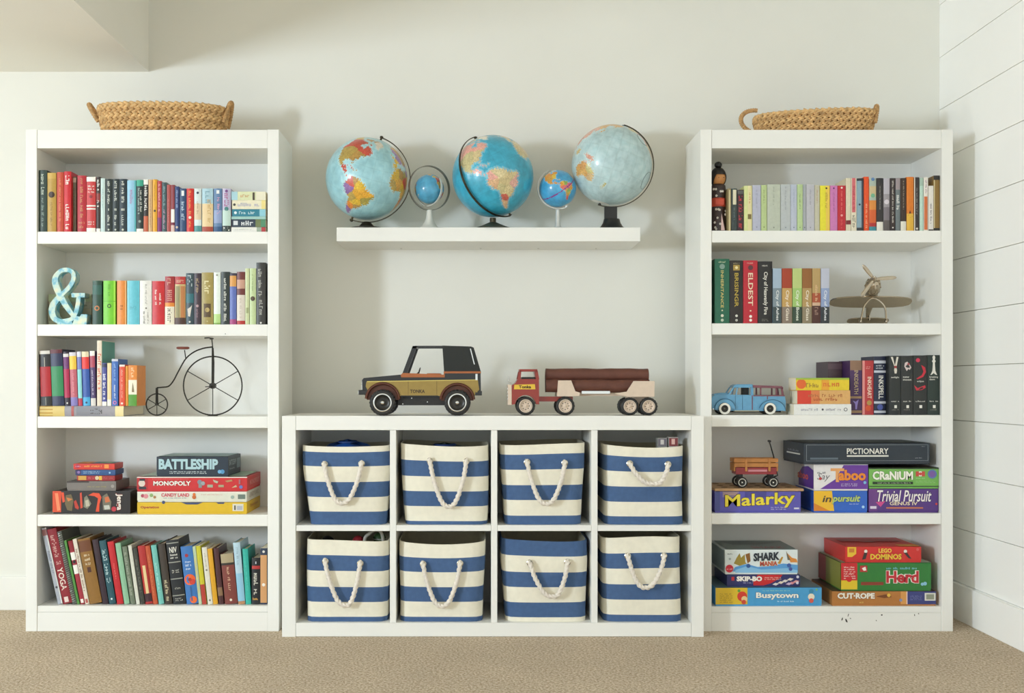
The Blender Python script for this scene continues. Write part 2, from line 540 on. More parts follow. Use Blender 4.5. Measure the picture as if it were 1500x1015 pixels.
def shelf_row(books, zb, where, group, y0=0.012, hard=True):
    """books: (x0, x1, ytop, colour, description, decos, opts)"""
    for bk in books:
        x0, x1, yt, col, desc, decos = bk[:6]
        op = bk[6] if len(bk) > 6 else {}
        yy = y0 + op.get('y', 0.0)
        z0 = zb + op.get('dz', 0.0)
        t = (x1 - x0) * S(yy) - 0.0006
        h = Z(yt, yy) - z0
        lean = math.radians(op.get('lean', 0.0))
        if lean: h = h / math.cos(lean)
        dp = op.get('dp', min(0.255 - op.get('y', 0.0), max(0.11, h * 0.66)))
        o = book_obj('book', t, h - 0.0004, dp, col, decos, op.get('hard', hard), op.get('rough', 0.42), side=op.get('side'))
        if lean:      # foot stays on the shelf: pivot on the lower left edge
            M = Matrix.Rotation(-lean, 3, 'Y')
            cx = X(x0, yy); c = M @ Vector((t / 2, 0, 0))
            o.location = (cx + c.x, yy, z0 + c.z + 0.0003)
            o.rotation_euler = (0, -lean, 0)
        else:
            o.location = (X((x0 + x1) / 2, yy), yy, z0 + 0.0003)
        if desc.count('|'): label = desc.replace('|', '')
        else: label = desc + ' ' + where
        tag(o, label, 'book', group)

def flat_stack(items, zb, group, y0=0.012):
    """lying books, lowest first: (x0, x1, thickness px, colour, label, decos, opts)"""
    z = zb
    for it in items:
        x0, x1, tp, col, label, decos = it[:6]
        op = it[6] if len(it) > 6 else {}
        yy = y0 + op.get('y', 0.0)
        t = tp * S(yy) - 0.0004
        L = (x1 - x0) * S(yy)
        o = book_obj('book', t, L, op.get('dp', min(0.24, L * 0.7)), col, decos, op.get('hard', False), 0.45)
        o.rotation_euler = (0, -PI / 2, 0)
        o.location = (X(x1, yy), yy, z + t / 2 + 0.0003)
        z += t + 0.0004
        tag(o, label, 'book', group)
    return z

W_ = '#efece2'
# ---- bookcase under the bulkhead, top shelf
G = 'books on the shelf above the ampersand'
T = 'in row above the ampersand'
shelf_row([
 (56.8, 68.4, 249, '#34463f', 'tall dark green hardback with pale lettering', [('s', .06, .40, '#b7c2ae', .45), ('s', .45, .92, '#7f9385', .3)], {'dp': .17}),
 (69, 82, 253, '#b99440', 'ochre hardback with a dark brown disc', [('b', 0, .1, '#c8a34c'), ('s', .5, .9, '#93732c', .25), ('c', .37, '#3c2413', .72)]),
 (83, 93, 252, '#c2472c', 'orange-red hardback with faint gold title', [('s', .1, .85, '#d9824a', .3)]),
 (93.3, 104, 251, '#c9202b', 'scarlet hardback with white title blocks', [('s', .06, .22, W_, .55), ('s', .54, .96, W_, .5)]),
 (105.5, 111.5, 259, '#7c7963', 'narrow grey-green book between two reds', [('b', .02, .1, '#c9b9a5'), ('s', .2, .7, '#55533f', .3)], {'y': .02}),
 (113, 126, 257, '#b4232f', 'deep red hardback with gold title', [('s', .05, .75, '#c98a56', .32), ('hs', .8, .95, '#d08a60', 2)]),
 (126.4, 140, 259, '#c63a3a', 'red book with cream ends and white bars', [('b', 0, .085, W_), ('hs', .14, .3, W_, 3), ('b', .515, .54, W_), ('b', .57, .595, W_), ('c', .36, '#8a2326', .35), ('hs', .8, .88, W_, 2), ('b', .93, 1, W_)]),
 (141, 147, 259, '#3b2c26', 'narrow dark brown book with red middle and white title', [('b', .3, .45, '#8e3631'), ('s', .05, .25, W_, .6), ('s', .42, .55, W_, .6), ('b', .94, 1, W_)]),
 (147.3, 153.8, 261, '#c4d8d4', 'narrow pale mint book', [('s', .2, .6, '#9db6b2', .3)]),
 (154.2, 164, 262, '#26302d', 'black volume marked I', [('s', .04, .48, '#cfd2c6', .38), ('h', .56, .6, 'I', '#d8dacd', .12), ('s', .68, .88, '#cfd2c6', .34), ('c', .96, '#c0c4b4', .3)], {'dp': .12}),
 (164.3, 174, 262, '#263132', 'black volume marked II', [('s', .04, .46, '#cfd2c6', .38), ('h', .56, .6, 'II', '#d8dacd', .3), ('s', .68, .88, '#cfd2c6', .34), ('c', .96, '#c0c4b4', .3)], {'dp': .12}),
 (174.3, 185.5, 262, '#24333b', 'black volume marked III', [('s', .04, .45, '#cfd2c6', .36), ('h', .56, .6, 'III', '#d8dacd', .42), ('s', .68, .88, '#cfd2c6', .32), ('c', .96, '#c0c4b4', .3)], {'dp': .12}),
 (186, 199, 264, '#93c4dc', 'sky blue book with faint pink title', [('r', 0, 1, .84, 1, '#5fb9bd'), ('s', .18, .46, '#a884ae', .35)]),
 (199.6, 209.8, 263.5, '#22302d', 'black book with teal top and crescent foot', [('b', 0, .12, '#3aa387'), ('s', .15, .66, '#9db4a8', .28, -.15), ('s', .2, .62, '#d5d6cb', .28, .18), ('c', .8, '#8f9a90', .4), ('b', .94, 1, W_)]),
 (210.2, 217, 262.7, '#322722', 'black and orange book with a white head label', [('b', 0, .1, W_), ('s', .12, .6, W_, .6), ('b', .7, 1, '#c2613c')]),
 (217.3, 223, 263, '#cfa878', 'narrow tan book', [('s', .3, .9, '#a67f54', .3)]),
 (223.4, 230, 262.6, '#e0a426', 'narrow yellow book with black emblem', [('c', .6, '#3b2d16', .5), ('s', .1, .4, '#b97d1c', .25)]),
 (230.4, 236.6, 265, '#b3383c', 'narrow red and purple book', [('b', .72, 1, '#80306a'), ('s', .06, .6, '#e8b0a8', .45)]),
 (237, 244, 267, '#3d5458', 'dark slate book with pink title', [('s', .08, .48, '#8fb0b4', .4), ('s', .55, .95, '#c79bb4', .4)]),
 (244.3, 250, 270.6, '#a84a45', 'narrow brick red book', [('s', .3, .8, '#c47a70', .3)]),
 (250.3, 255.7, 270.6, '#8e3d45', 'narrow maroon book with white foot', [('b', .52, .8, W_), ('b', .8, .86, '#7b2740'), ('b', .86, 1, '#d9b9b0')]),
 (256.2, 262.3, 273, '#2b3f74', 'narrow navy book with pale title', [('s', .08, .48, '#9fb0d2', .45), ('c', .9, '#cdb9a2', .6)]),
 (263, 272.4, 276, '#2f4a70', 'navy book with white square logo', [('r', .05, .17, .3, .72, '#e6e8e6'), ('s', .3, .8, '#b4c5d6', .5)]),
 (273, 283.6, 276, '#cf2a22', 'bright red book with gold lettering', [('s', .05, .6, '#e7a24c', .35), ('c', .67, '#f0e6cc', .4), ('s', .75, .95, '#e7a24c', .3)]),
 (284.2, 295, 276, '#d3dedd', 'white book with orange tint', [('c', .1, '#3d4458', .35), ('b', .35, .72, '#dcc5a3'), ('b', .86, 1, '#4f8f90'), ('s', .3, .6, '#b3957a', .25)]),
 (295.8, 312, 276, '#a9c9d4', 'wide pale blue and peach book', [('b', .35, .88, '#e2c898'), ('b', .88, 1, '#aa4a34'), ('s', .05, .34, '#7fa6b4', .4), ('s', .25, .8, '#c9a86f', .3, .15)]),
 (312.8, 325, 276, '#5d7ea4', 'steel blue book with pink title', [('r', .04, .12, .35, .7, '#e6e8e6'), ('b', .5, .8, '#8f9fc4'), ('s', .2, .6, '#d4a3bd', .35, .1), ('b', .88, 1, '#2f5680')]),
 (325.5, 338, 276, '#b9b4cc', 'lilac and mint book', [('c', .06, '#7a4a86', .35), ('s', .1, .42, '#a86490', .55), ('b', .5, .86, '#bcd4ca'), ('c', .47, '#3e7d78', .5), ('b', .86, 1, '#31403a'), ('s', .88, .98, W_, .7)]),
], LZ[0], T, G)
flat_stack([
 (339, 389, 7, '#e6e4dc', 'white book with a red end, lowest of flat stack above the ampersand', [('b', .88, 1, '#b63a3e'), ('r', .74, .88, .0, 1, '#9aa694'), ('s', .1, .6, '#c9cbc9', .3)]),
 (340, 389, 11.5, '#2d3a4a', 'dark navy book with white title in flat stack above the ampersand', [('r', .04, .17, .25, .8, '#d7dadb'), ('s', .26, .64, '#d7dadb', .6), ('b', .7, .86, '#6d7a4e'), ('b', .86, 1, '#4e8a68')]),
 (339, 389, 4.2, '#9cc4bc', 'thin pale green book in flat stack above the ampersand', []),
 (340, 389, 10.6, '#2a7e93', 'teal book in flat stack above the ampersand', [('c', .1, '#dce6e6', .4), ('s', .2, .75, '#c4dce0', .4), ('b', .82, 1, '#8cc3d2')]),
 (340, 389, 13.2, '#e6dfc2', 'cream book second from top of flat stack above the ampersand', [('c', .07, '#4b4a40', .3), ('s', .16, .82, '#b8b5c2', .4), ('b', .88, 1, '#e9d78a')]),
 (339, 389, 12.6, '#d8dcb0', 'pale yellow and blue book topmost of flat stack above the ampersand', [('b', 0, .18, '#a9cfd8'), ('s', .25, .6, '#cfa978', .35), ('r', .62, .68, .0, .9, '#4d3f30'), ('b', .72, 1, '#e8e2c8')]),
], LZ[0], G)

# ---- second shelf with the ampersand
G = 'books on the shelf with the ampersand'
T = 'in the ampersand row'
shelf_row([
 (135, 149, 411, '#1f4431', 'dark green book with an orange ring', [('b', .1, .32, '#2b5a4c'), ('c', .63, '#c97a42', .55), ('c', .63, '#1f4431', .32)]),
 (151, 169, 411, '#72c41d', 'lime green book with black ring emblem', [('r', 0, 1, .86, 1, '#a4e04a'), ('s', .08, .4, '#58a312', .2), ('c', .58, '#26470c', .34), ('c', .58, '#72c41d', .2), ('b', .465, .475, '#58a312')]),
 (171, 185, 411, '#e08a38', 'orange book with small dark letters', [('r', 0, 1, .88, 1, '#f1bd80'), ('hs', .54, .68, '#7c4a1c', 2, .3)]),
 (186, 204, 411, '#62bccb', 'turquoise blue book', [('r', 0, 1, 0, .12, '#8fd3dc'), ('hs', .57, .66, '#4a8f9d', 3, .55)]),
 (204.4, 222, 411, '#e3e0d8', 'white book with fine grey title', [('s', .08, .58, '#a8a59c', .16, .05), ('c', .63, '#6d675c', .14, .05), ('s', .7, .98, '#6d675c', .16, -.12), ('s', .72, .98, '#9b968b', .12, .2)]),
 (222.7, 241, 411.6, '#c51f24', 'red book with white two-line title', [('s', .2, .55, '#efe2d8', .16, -.2), ('s', .28, .55, '#efe2d8', .16, .16)]),
 (241.3, 255.4, 404.7, '#a32a2a', 'red and white book with orange stripe', [('b', .55, .63, '#e08b34'), ('b', .63, 1, '#e6dfc9'), ('s', .03, .52, '#c9877a', .5), ('s', .66, .97, '#7d7566', .45)]),
 (256, 271.7, 405, '#c4ad74', 'tan book with red head and dark foot', [('b', 0, .16, '#b2302d'), ('hs', .06, .13, '#e6c9a2', 2), ('r', .2, .9, .1, .45, '#8c8350'), ('b', .86, 1, '#4a2d20'), ('r', .2, .86, .55, .95, '#bb7a44')]),
 (272.2, 283.7, 400, '#33474f', 'dark teal book with pale figure', [('s', .03, .35, '#b0bcbc', .6), ('b', .4, .58, '#2f6b74'), ('p', [(.2, .7), (.6, .66), (.8, .62), (.6, .8), (.55, .85), (.3, .84)], '#cfc6bb'), ('c', .95, '#d7d4c9', .25)]),
 (284, 294.4, 400, '#3d2c36', 'dark plum book with gold title', [('s', .1, .45, '#a08a66', .5), ('c', .64, '#b08f90', .4), ('s', .7, .9, '#8d6f77', .3)]),
 (295, 312.2, 399, '#a2904e', 'olive gold book with brown stone emblem', [('s', .15, .42, '#d9cf9e', .5), ('r', .6, .86, .2, .8, '#584320'), ('c', .72, '#b9a162', .4), ('c', .94, '#c9bd87', .12)]),
 (312.8, 323, 399, '#e4ece4', 'white book shading to green at foot', [('b', .8, 1, '#b7d78a'), ('c', .05, '#8f9488', .3), ('b', .97, 1, '#7da548')]),
 (323.4, 336, 398, '#2a332f', 'charcoal book with white title', [('s', .12, .55, '#dcdcd2', .3), ('s', .6, .95, '#dcdcd2', .3)]),
 (336.4, 346.2, 400, '#5f70b4', 'periwinkle book with orange picture head', [('b', .05, .26, '#d79a4e'), ('b', 0, .05, '#3b3546'), ('b', .9, 1, '#a8467c')]),
 (346.8, 358.8, 398, '#6d2f2a', 'brown-headed book with pale ruled spine and red foot', [('b', .15, .32, '#c69a84'), ('b', .44, .93, '#d9cfc2'), ('s', .5, .88, '#bcae9f', .3), ('b', .93, 1, '#b7332c')]),
 (359.1, 365.2, 393, '#c8d0a0', 'tall narrow pale green book', [('r', .7, .8, .2, .8, '#98a070')]),
 (365.6, 374.9, 393, '#bfcf9b', 'tall pale green book with brown disc', [('c', .54, '#4d3a20', .75), ('s', .1, .4, '#9db07b', .25)]),
 (375.3, 389, 384.4, '#35342f', 'tallest black book with grey title', [('s', .1, .55, '#a9a89e', .4, -.1), ('s', .6, .85, '#a9a89e', .4), ('c', .975, '#e9e7de', .2)]),
], LZ[1], T, G)
GB = 'flat books behind the ampersand'
flat_stack([
 (71, 134, 7, '#b9b294', 'cream book lowest of the pile behind the ampersand', []),
 (70, 134, 18, '#aaa285', 'thick khaki book second lowest of the pile behind the ampersand', [('s', .6, .9, '#8a8368', .3)]),
 (72, 134, 10, '#b5ae96', 'stone grey book in the pile behind the ampersand', [('s', .78, .95, '#7d7866', .4)]),
 (71, 134, 11, '#b4bb94', 'sage green book topmost of the pile behind the ampersand', [('s', .8, .95, '#8f9675', .3)]),
], LZ[1], GB, y0=0.085)

# ---- third shelf with the penny-farthing
G = 'books on the penny-farthing shelf'
zf = flat_stack([
 (57.5, 181, 15.2, '#9a969c', 'thick flat photo book with yellow end under the upright penny-farthing row', [('b', 0, .3, '#d9c176'), ('r', 0, .16, 0, 1, '#bf9640'), ('b', .38, .41, '#b4605c'), ('r', .44, .72, .1, .9, '#87888f'), ('s', .6, .8, '#5d5a5c', .5), ('b', .9, 1, '#ead9a0')], {'hard': True, 'dp': .26}),
], LZ[2], G)
T = 'upright beside the penny-farthing'
shelf_row([
 (60, 76, 514, '#24231f', 'thick black and red book', [('b', 0, .06, '#d9d6cc'), ('b', .29, .83, '#b01c22'), ('r', .12, .29, .45, .52, '#a9a79b'), ('r', .85, .99, .45, .5, '#a9a79b')], {'lean': 2.2}),
 (76.4, 94, 512, '#20274a', 'thick navy and green book', [('b', 0, .07, '#5c1a24'), ('b', .3, .83, '#2e8752')], {'lean': 2.2}),
 (94.8, 103, 515, '#2a1a2c', 'purple and crimson book', [('b', .04, .1, '#d8d3d0'), ('b', .1, .32, '#6d2f6c'), ('b', .32, .85, '#b0214c'), ('c', .95, '#e2ddd4', .3)], {'lean': 2.0}),
 (103.6, 114, 516, '#c0616e', 'yellow, pink and lilac book', [('b', 0, .07, '#d4d0d8'), ('b', .07, .32, '#ecc443'), ('b', .84, 1, '#8076b4'), ('s', .4, .8, '#d98a90', .3)], {'lean': 2.0}),
 (114.8, 121, 515, '#7a7cb8', 'narrow lilac and cyan book', [('b', 0, .1, '#dcdce4'), ('b', .33, .86, '#8ed0d0'), ('b', .86, 1, '#b8384c')], {'lean': 1.8}),
 (121.6, 132.4, 515, '#2f55a4', 'red, blue and sky blue book', [('b', 0, .1, '#e2d4b0'), ('b', .1, .32, '#dd352d'), ('b', .84, 1, '#4aa8d8'), ('c', .94, '#2b3a5c', .3)], {'lean': 1.8}),
 (133.2, 140.6, 514, '#4d3a68', 'narrow purple book with white foot and red head', [('b', 0, .09, W_), ('b', .09, .3, '#b04a5c'), ('s', .35, .8, '#c5bcd0', .3), ('b', .86, 1, '#d9d3cc')], {'lean': 1.4}),
 (142, 149, 498.7, '#e2d3bd', 'tallest cream book with orange lettering and teal cover', [('s', .2, .75, '#d8572a', .7)], {'hard': False, 'side': '#5aa396', 'dp': .15}),
 (149.5, 156.3, 531.6, '#474a92', 'indigo book with white title', [('b', .02, .1, '#23264c'), ('s', .25, .85, '#e8e6ee', .6), ('b', .9, 1, W_)], {'hard': False}),
 (157, 163, 531.6, '#e8cf9c', 'narrow buff book', [('b', .85, 1, '#e8e6dc')], {'hard': False}),
 (163.5, 173, 525.7, '#3a67b4', 'bright blue book with a pink ring foot', [('b', 0, .05, '#c4c8d4'), ('s', .1, .5, '#8fb4e0', .3), ('s', .55, .85, '#dfe6f0', .25), ('c', .93, '#d87ab0', .6), ('c', .93, '#3a67b4', .35)], {'hard': False}),
 (174.6, 183, 534, '#dc4a26', 'orange-red paperback with pale title', [('b', 0, .05, '#ecd9cc'), ('s', .12, .8, '#f0b49c', .3), ('c', .94, '#f3ded0', .4)], {'hard': False}),
 (183.4, 187.6, 536, '#e29a2c', 'very narrow amber book', [], {'hard': False, 'y': .004}),
 (188, 200.5, 535, '#df8730', 'orange paperback with green foot and white picture', [('b', .36, .72, '#ece6cf'), ('p', [(.4, .66), (.5, .42), (.6, .5), (.7, .66)], '#8a7a54'), ('b', .72, 1, '#55962e'), ('s', .05, .3, '#f3cfa0', .35)], {'hard': False}),
], zf, T, G)

# ---- lowest shelf, leaning books
G = 'leaning books on the lowest shelf'
T = 'leaning on the lowest shelf'
def ln(b, t, h=100): return math.degrees(math.atan2(b - t, h))
shelf_row([
 (85, 92, 774, '#a9aeb8', 'pale grey magazine-like book', [('r', 0, 1, .8, 1, '#e4e3dd'), ('s', .3, .6, '#7d828e', .5), ('c', .78, '#3e4048', .5), ('b', .02, .1, '#8c5b5b')], {'lean': 12.5, 'hard': False}),
 (92.3, 106, 776, '#8e1f2b', 'crimson yoga book', [('s', .08, .48, '#c99a92', .5), ('t', .52, .82, 'YOGA', '#ece0d2', .62), ('r', .91, .98, .25, .7, '#e3cfc6')], {'lean': 12.5}),
 (106.4, 113, 779, '#565a52', 'grey spiral-bound notebook', [], {'lean': 12.2, 'hard': False}),
 (113.4, 117, 792, '#4c8a3c', 'narrow green book', [], {'lean': 12, 'hard': False}),
 (118, 124.8, 793, '#a02c3a', 'narrow red and white book', [('b', 0, .16, '#8a1c26'), ('b', .18, .3, W_), ('b', .38, .52, W_), ('c', .33, '#241a1a', .7), ('r', .92, .98, .2, .8, W_)], {'lean': 11.5}),
 (125.2, 131, 790, '#ddd3c2', 'narrow cream book with brown title', [('s', .15, .8, '#8c6a52', .5), ('r', .92, .98, .2, .8, '#b45a52')], {'lean': 11.3, 'hard': False}),
 (131.4, 149.5, 790.5, '#8d6426', 'wide golden brown book', [('b', .03, .2, '#6d3d1c'), ('hs', .22, .42, '#e6d4b0', 3, .45), ('r', .44, .52, .35, .65, '#4c2410')], {'lean': 10.8}),
 (150.4, 159, 791, '#33202a', 'dark aubergine book', [], {'lean': 9.5}),
 (160, 170, 792.5, '#22525c', 'deep teal book with pale title', [('s', .14, .72, '#b4cccc', .55), ('c', .92, '#dfe6e4', .3)], {'lean': 9.3}),
 (171.6, 181, 794, '#c02028', 'clear red book', [('s', .35, .6, '#e27a70', .2)], {'lean': 9.2}),
 (182, 190, 796, '#8dba98', 'pale jade book', [], {'lean': 8.7}),
 (191.5, 198.4, 801, '#6f7a66', 'mottled grey-green book', [('s', .1, .85, '#a4ab98', .5)], {'lean': 8.7}),
 (199.8, 205, 799, '#d3d2c4', 'thin white book', [], {'lean': 8.2, 'hard': False}),
 (206, 212.4, 803, '#3a3b33', 'black book with grey specks', [('s', .2, .8, '#6a6a5e', .5)], {'lean': 8.2}),
 (213.2, 223.8, 800, '#b02a28', 'red book with a cream bar', [('r', .34, .82, .3, .72, '#e3c890'), ('b', .82, .96, '#3a1a24')], {'lean': 8}),
 (224.4, 231.4, 800, '#bb4f2a', 'rust orange book', [('s', .15, .85, '#d98a58', .25)], {'lean': 8}),
 (232.6, 240.5, 799, '#6fb8ae', 'seafoam green book', [('s', .3, .8, '#a8d9d0', .35)], {'lean': 7.8}),
 (242, 252.5, 797, '#3d332a', 'dark brown book with pale lower title', [('s', .6, .95, '#cabf9a', .45)], {'lean': 7.2}),
 (254, 272.5, 792, '#1c2024', 'thick black NIV bible', [('b', .04, .055, '#9b9b90'), ('h', .11, .2, 'NIV', '#e4e2d6', .6), ('hs', .21, .3, '#e4e2d6', 2, .6), ('b', .34, .355, '#9b9b90'), ('hs', .46, .52, '#cfcdc0', 2, .6), ('b', .6, .615, '#9b9b90'), ('hs', .73, .78, '#a3a297', 1, .45), ('b', .86, .875, '#9b9b90'), ('hs', .9, .96, '#cfcdc0', 2, .6)], {'lean': 7.0}),
 (273.6, 291, 801, '#3a74b6', 'blue book with orange flowers', [('c', .16, '#a12a34', .3, -.05), ('hs', .24, .42, '#d5e2ee', 3, .5), ('c', .58, '#e8632a', .95), ('c', .58, '#a2341c', .3), ('c', .62, '#cf3f34', .5, .2), ('r', .7, .95, .45, .55, '#2d5a90'), ('c', .93, '#ea6a2c', .6, .12)], {'lean': 6.5, 'dp': .14}),
 (291.4, 296, 800.5, '#b7c7a2', 'thin pale green book', [('s', .2, .8, '#e6c464', .5)], {'lean': 6.4, 'hard': False}),
 (296.4, 303, 800, '#c9c02a', 'yellow-green book with red foot', [('b', .66, 1, '#b23a2c')], {'lean': 6.4, 'hard': False}),
 (304.4, 312, 802, '#ddd9c9', 'ivory book with small grey device', [('c', .4, '#777468', .4), ('s', .1, .35, '#a5a192', .25), ('c', .93, '#777468', .4)], {'lean': 6.3}),
 (312.4, 319.4, 804, '#d99f1e', 'mustard yellow book', [], {'lean': 6.2, 'hard': False}),
 (320.6, 328, 803, '#4a2426', 'maroon book', [('b', .7, .85, '#8a6a4c')], {'lean': 5.6}),
 (329.6, 348.4, 812, '#7c3b32', 'wide brown book with tan head', [('b', 0, .18, '#a99a78'), ('b', .18, .225, '#2f2a22'), ('s', .26, .78, '#d3ab8c', .2), ('c', .92, '#e6dcc9', .2)], {'lean': 5.5}),
 (349, 359.3, 795, '#b4cfdc', 'tall pale blue book', [('s', .08, .4, '#8ea9b8', .3), ('b', .5, .95, '#8fc0d8'), ('b', .95, 1, '#b7845c')], {'lean': 5}),
 (360, 368, 804, '#2fae9e', 'turquoise hardback', [('s', .3, .75, '#5cc9ba', .25)], {'lean': 3.6}),
 (368.6, 381, 817, '#1d1f22', 'short black book with red label', [('b', .17, .24, '#b2302f'), ('h', .08, .13, 'I', '#c9cdd4', .12), ('s', .32, .8, '#cfcabb', .5), ('hs', .84, .92, '#d7a24c', 1, .8)], {}),
 (381.3, 391, 803, '#2c3a52', 'navy and tan book', [('b', .12, .97, '#cf9a66'), ('c', .06, '#d9d6cc', .4), ('c', .65, '#e9e4da', .5)], {'hard': False}),
], LZ[4], T, G, y0=0.03)

# ---- bookcase by the plank wall, top shelf
G = 'books on the shelf with the wooden doll'
T = 'in the wooden doll row'
shelf_row([
 (1066, 1071, 276, '#8a7a52', 'narrow brown book with cream stripe', [('r', .03, 1, .35, .8, '#cfc294')]),
 (1071.4, 1080, 276, '#36413f', 'slate book with tall cream label', [('r', .03, .38, .25, .85, '#d9d2b4'), ('s', .45, .75, '#6d7a78', .25)]),
 (1080.4, 1089.6, 278, '#3a2226', 'black book with large red letters', [('s', .14, .95, '#c2303c', .6), ('b', .02, .1, '#5a5a56')]),
 (1090, 1102, 272, '#d3d795', 'cream-yellow book with small picture', [('r', 0, 1, .45, 1, '#e2d9a4'), ('s', .15, .4, '#c98a5c', .2, .2), ('r', .63, .74, .45, .9, '#7a6a3c')]),
 (1102.4, 1114.6, 271, '#b3b5c6', 'lavender grey book beside cream-yellow book', [('s', .1, .5, '#9a9cb0', .2), ('c', .92, '#7c7e96', .15)], {'hard': False}),
 (1115, 1123.4, 271, '#b5c68c', 'narrow sage green book between grey paperbacks', [('s', .1, .4, '#8ea064', .25), ('c', .92, '#7f8f58', .25)], {'hard': False}),
 (1123.8, 1143.2, 270, '#b9bfae', 'widest pale grey-green paperback', [('s', .05, .45, '#a0a796', .14), ('c', .93, '#878d7e', .12)], {'hard': False}),
 (1143.6, 1158, 270, '#b6bbbb', 'plain silver grey paperback', [('s', .05, .55, '#9aa0a4', .15), ('c', .93, '#8a9094', .15)], {'hard': False}),
 (1158.3, 1167.4, 270, '#b7bdcb', 'pale blue-grey paperback', [('s', .1, .5, '#a0a8ba', .2), ('c', .93, '#6c748a', .2)], {'hard': False}),
 (1167.7, 1176, 270, '#b4ca94', 'pale green paperback with dark fine title', [('s', .2, .55, '#6c8450', .2), ('c', .93, '#7d935c', .2)], {'hard': False}),
 (1176.3, 1181, 270, '#a5a9ac', 'thin mid grey paperback', [('c', .93, '#5d6166', .4)], {'hard': False}),
 (1181.3, 1193, 270, '#bbbabf', 'light grey paperback with mauve tint', [('s', .1, .45, '#9c9aa4', .18), ('c', .93, '#8a8890', .15)], {'hard': False}),
 (1193.4, 1200.8, 271, '#bfbba4', 'narrow beige paperback', [('s', .1, .4, '#b48a70', .25)], {'hard': False}),
 (1201.2, 1215.6, 271.7, '#e5da35', 'bright yellow paperback', [('r', 0, 1, .6, 1, '#e8c653'), ('c', .06, '#3a2c1c', .2, .15), ('s', .15, .55, '#b89f2c', .25, .15)], {'hard': False}),
 (1216, 1226.8, 271.7, '#c978b0', 'pink paperback', [('c', .06, '#5a2d66', .25), ('s', .15, .6, '#a55a94', .2)], {'hard': False}),
 (1227.2, 1238.7, 271.7, '#bf2430', 'red paperback with pale star dot', [('c', .05, '#f0e6d8', .25), ('s', .12, .6, '#e27a70', .2), ('c', .66, '#e9a8a0', .3), ('s', .75, .95, '#d9605c', .25)], {'hard': False}),
 (1239.2, 1246.5, 260.7, '#d9d0b4', 'narrow cream book next to red paperback', [('b', .8, .88, '#7d2c2c')], {'hard': False}),
 (1246.8, 1254.8, 260.7, '#e2d8c0', 'cream book with pink panel', [('r', 0, .65, .15, .8, '#cf6a70'), ('s', .15, .6, '#b43c48', .4), ('s', .7, .95, '#8f8a74', .6)], {'hard': False}),
 (1255.2, 1265.2, 261, '#8aa4b0', 'blue-grey book with dark edge', [('r', 0, 1, .7, 1, '#3f4250'), ('b', 0, .05, '#2f3238'), ('c', .5, '#2c3c48', .3, -.1), ('b', .94, 1, '#2f3238')]),
 (1265.7, 1273, 258.7, '#e2501c', 'vivid orange book', [('s', .5, .95, '#f3b890', .4)]),
 (1273.4, 1283.8, 261, '#a9b7ab', 'multicoloured orange and blue swirl book', [('b', .15, .35, '#c9b58a'), ('b', .42, .6, '#d98a3c'), ('b', .6, .85, '#d3602c'), ('b', .85, .92, '#b02a2c'), ('b', .92, 1, '#3f8c98'), ('c', .33, '#6fae8c', .6), ('c', .02, '#5a7fae', .5)]),
 (1284.2, 1294, 260.7, '#2f2c2c', 'black book with white foot label and fine title', [('s', .15, .6, '#b9b4aa', .12), ('b', .83, 1, '#e0ddd2')]),
 (1294.4, 1303.6, 261, '#9a9498', 'grey photo book', [('b', 0, .3, '#b7b2ba'), ('c', .45, '#d4ccd2', .8), ('b', .55, .8, '#7a7278'), ('b', .8, 1, '#5d5654')]),
 (1304, 1311.7, 260.7, '#332826', 'black book with white title down the spine', [('s', .05, .85, '#cfc9bd', .3), ('c', .94, '#d6d1c6', .3)]),
 (1312, 1319, 260.7, '#6c7678', 'slate book with large white letters', [('b', 0, .22, '#9a8e90'), ('s', .32, .6, '#e6e4dc', .6)]),
 (1319.4, 1327.7, 260.7, '#3a2a20', 'dark brown book with white foot label', [('s', .05, .6, '#a89a84', .2), ('b', .82, 1, '#dedacb')]),
 (1328.2, 1338.8, 259, '#d9791f', 'amber orange book with dark figure', [('b', .68, 1, '#dfae3c'), ('p', [(.2, .72), (.45, .62), (.8, .74), (.5, .76)], '#5a2d16')]),
 (1339.3, 1347, 259.5, '#37302e', 'black book by the mint book', [('r', 0, 1, 0, .14, '#e6dfd2'), ('s', .2, .7, '#a29a92', .25), ('c', .96, '#d9d4ca', .4)]),
 (1347.3, 1352.8, 260.5, '#bcd8c8', 'narrow mint book', [('b', .0, .15, '#a7bfae')]),
 (1353.2, 1359.8, 259.5, '#e3ddd2', 'white book with orange patch', [('r', .36, .98, .1, .85, '#cf6f3c'), ('s', .05, .3, '#9a6a90', .3)]),
 (1360.2, 1367.5, 272, '#e3ddd4', 'short white book beside tan hardback', [('s', .4, .85, '#7a707c', .35), ('b', .97, 1, '#2f2c28')], {'hard': False}),
 (1367.8, 1377, 257, '#8a6c34', 'tan brown hardback with black ends', [('b', 0, .08, '#2c2a26'), ('b', .95, 1, '#2c2a26'), ('r', .08, .95, .02, .16, '#cabb8f')]),
], RZ[0], T, G)

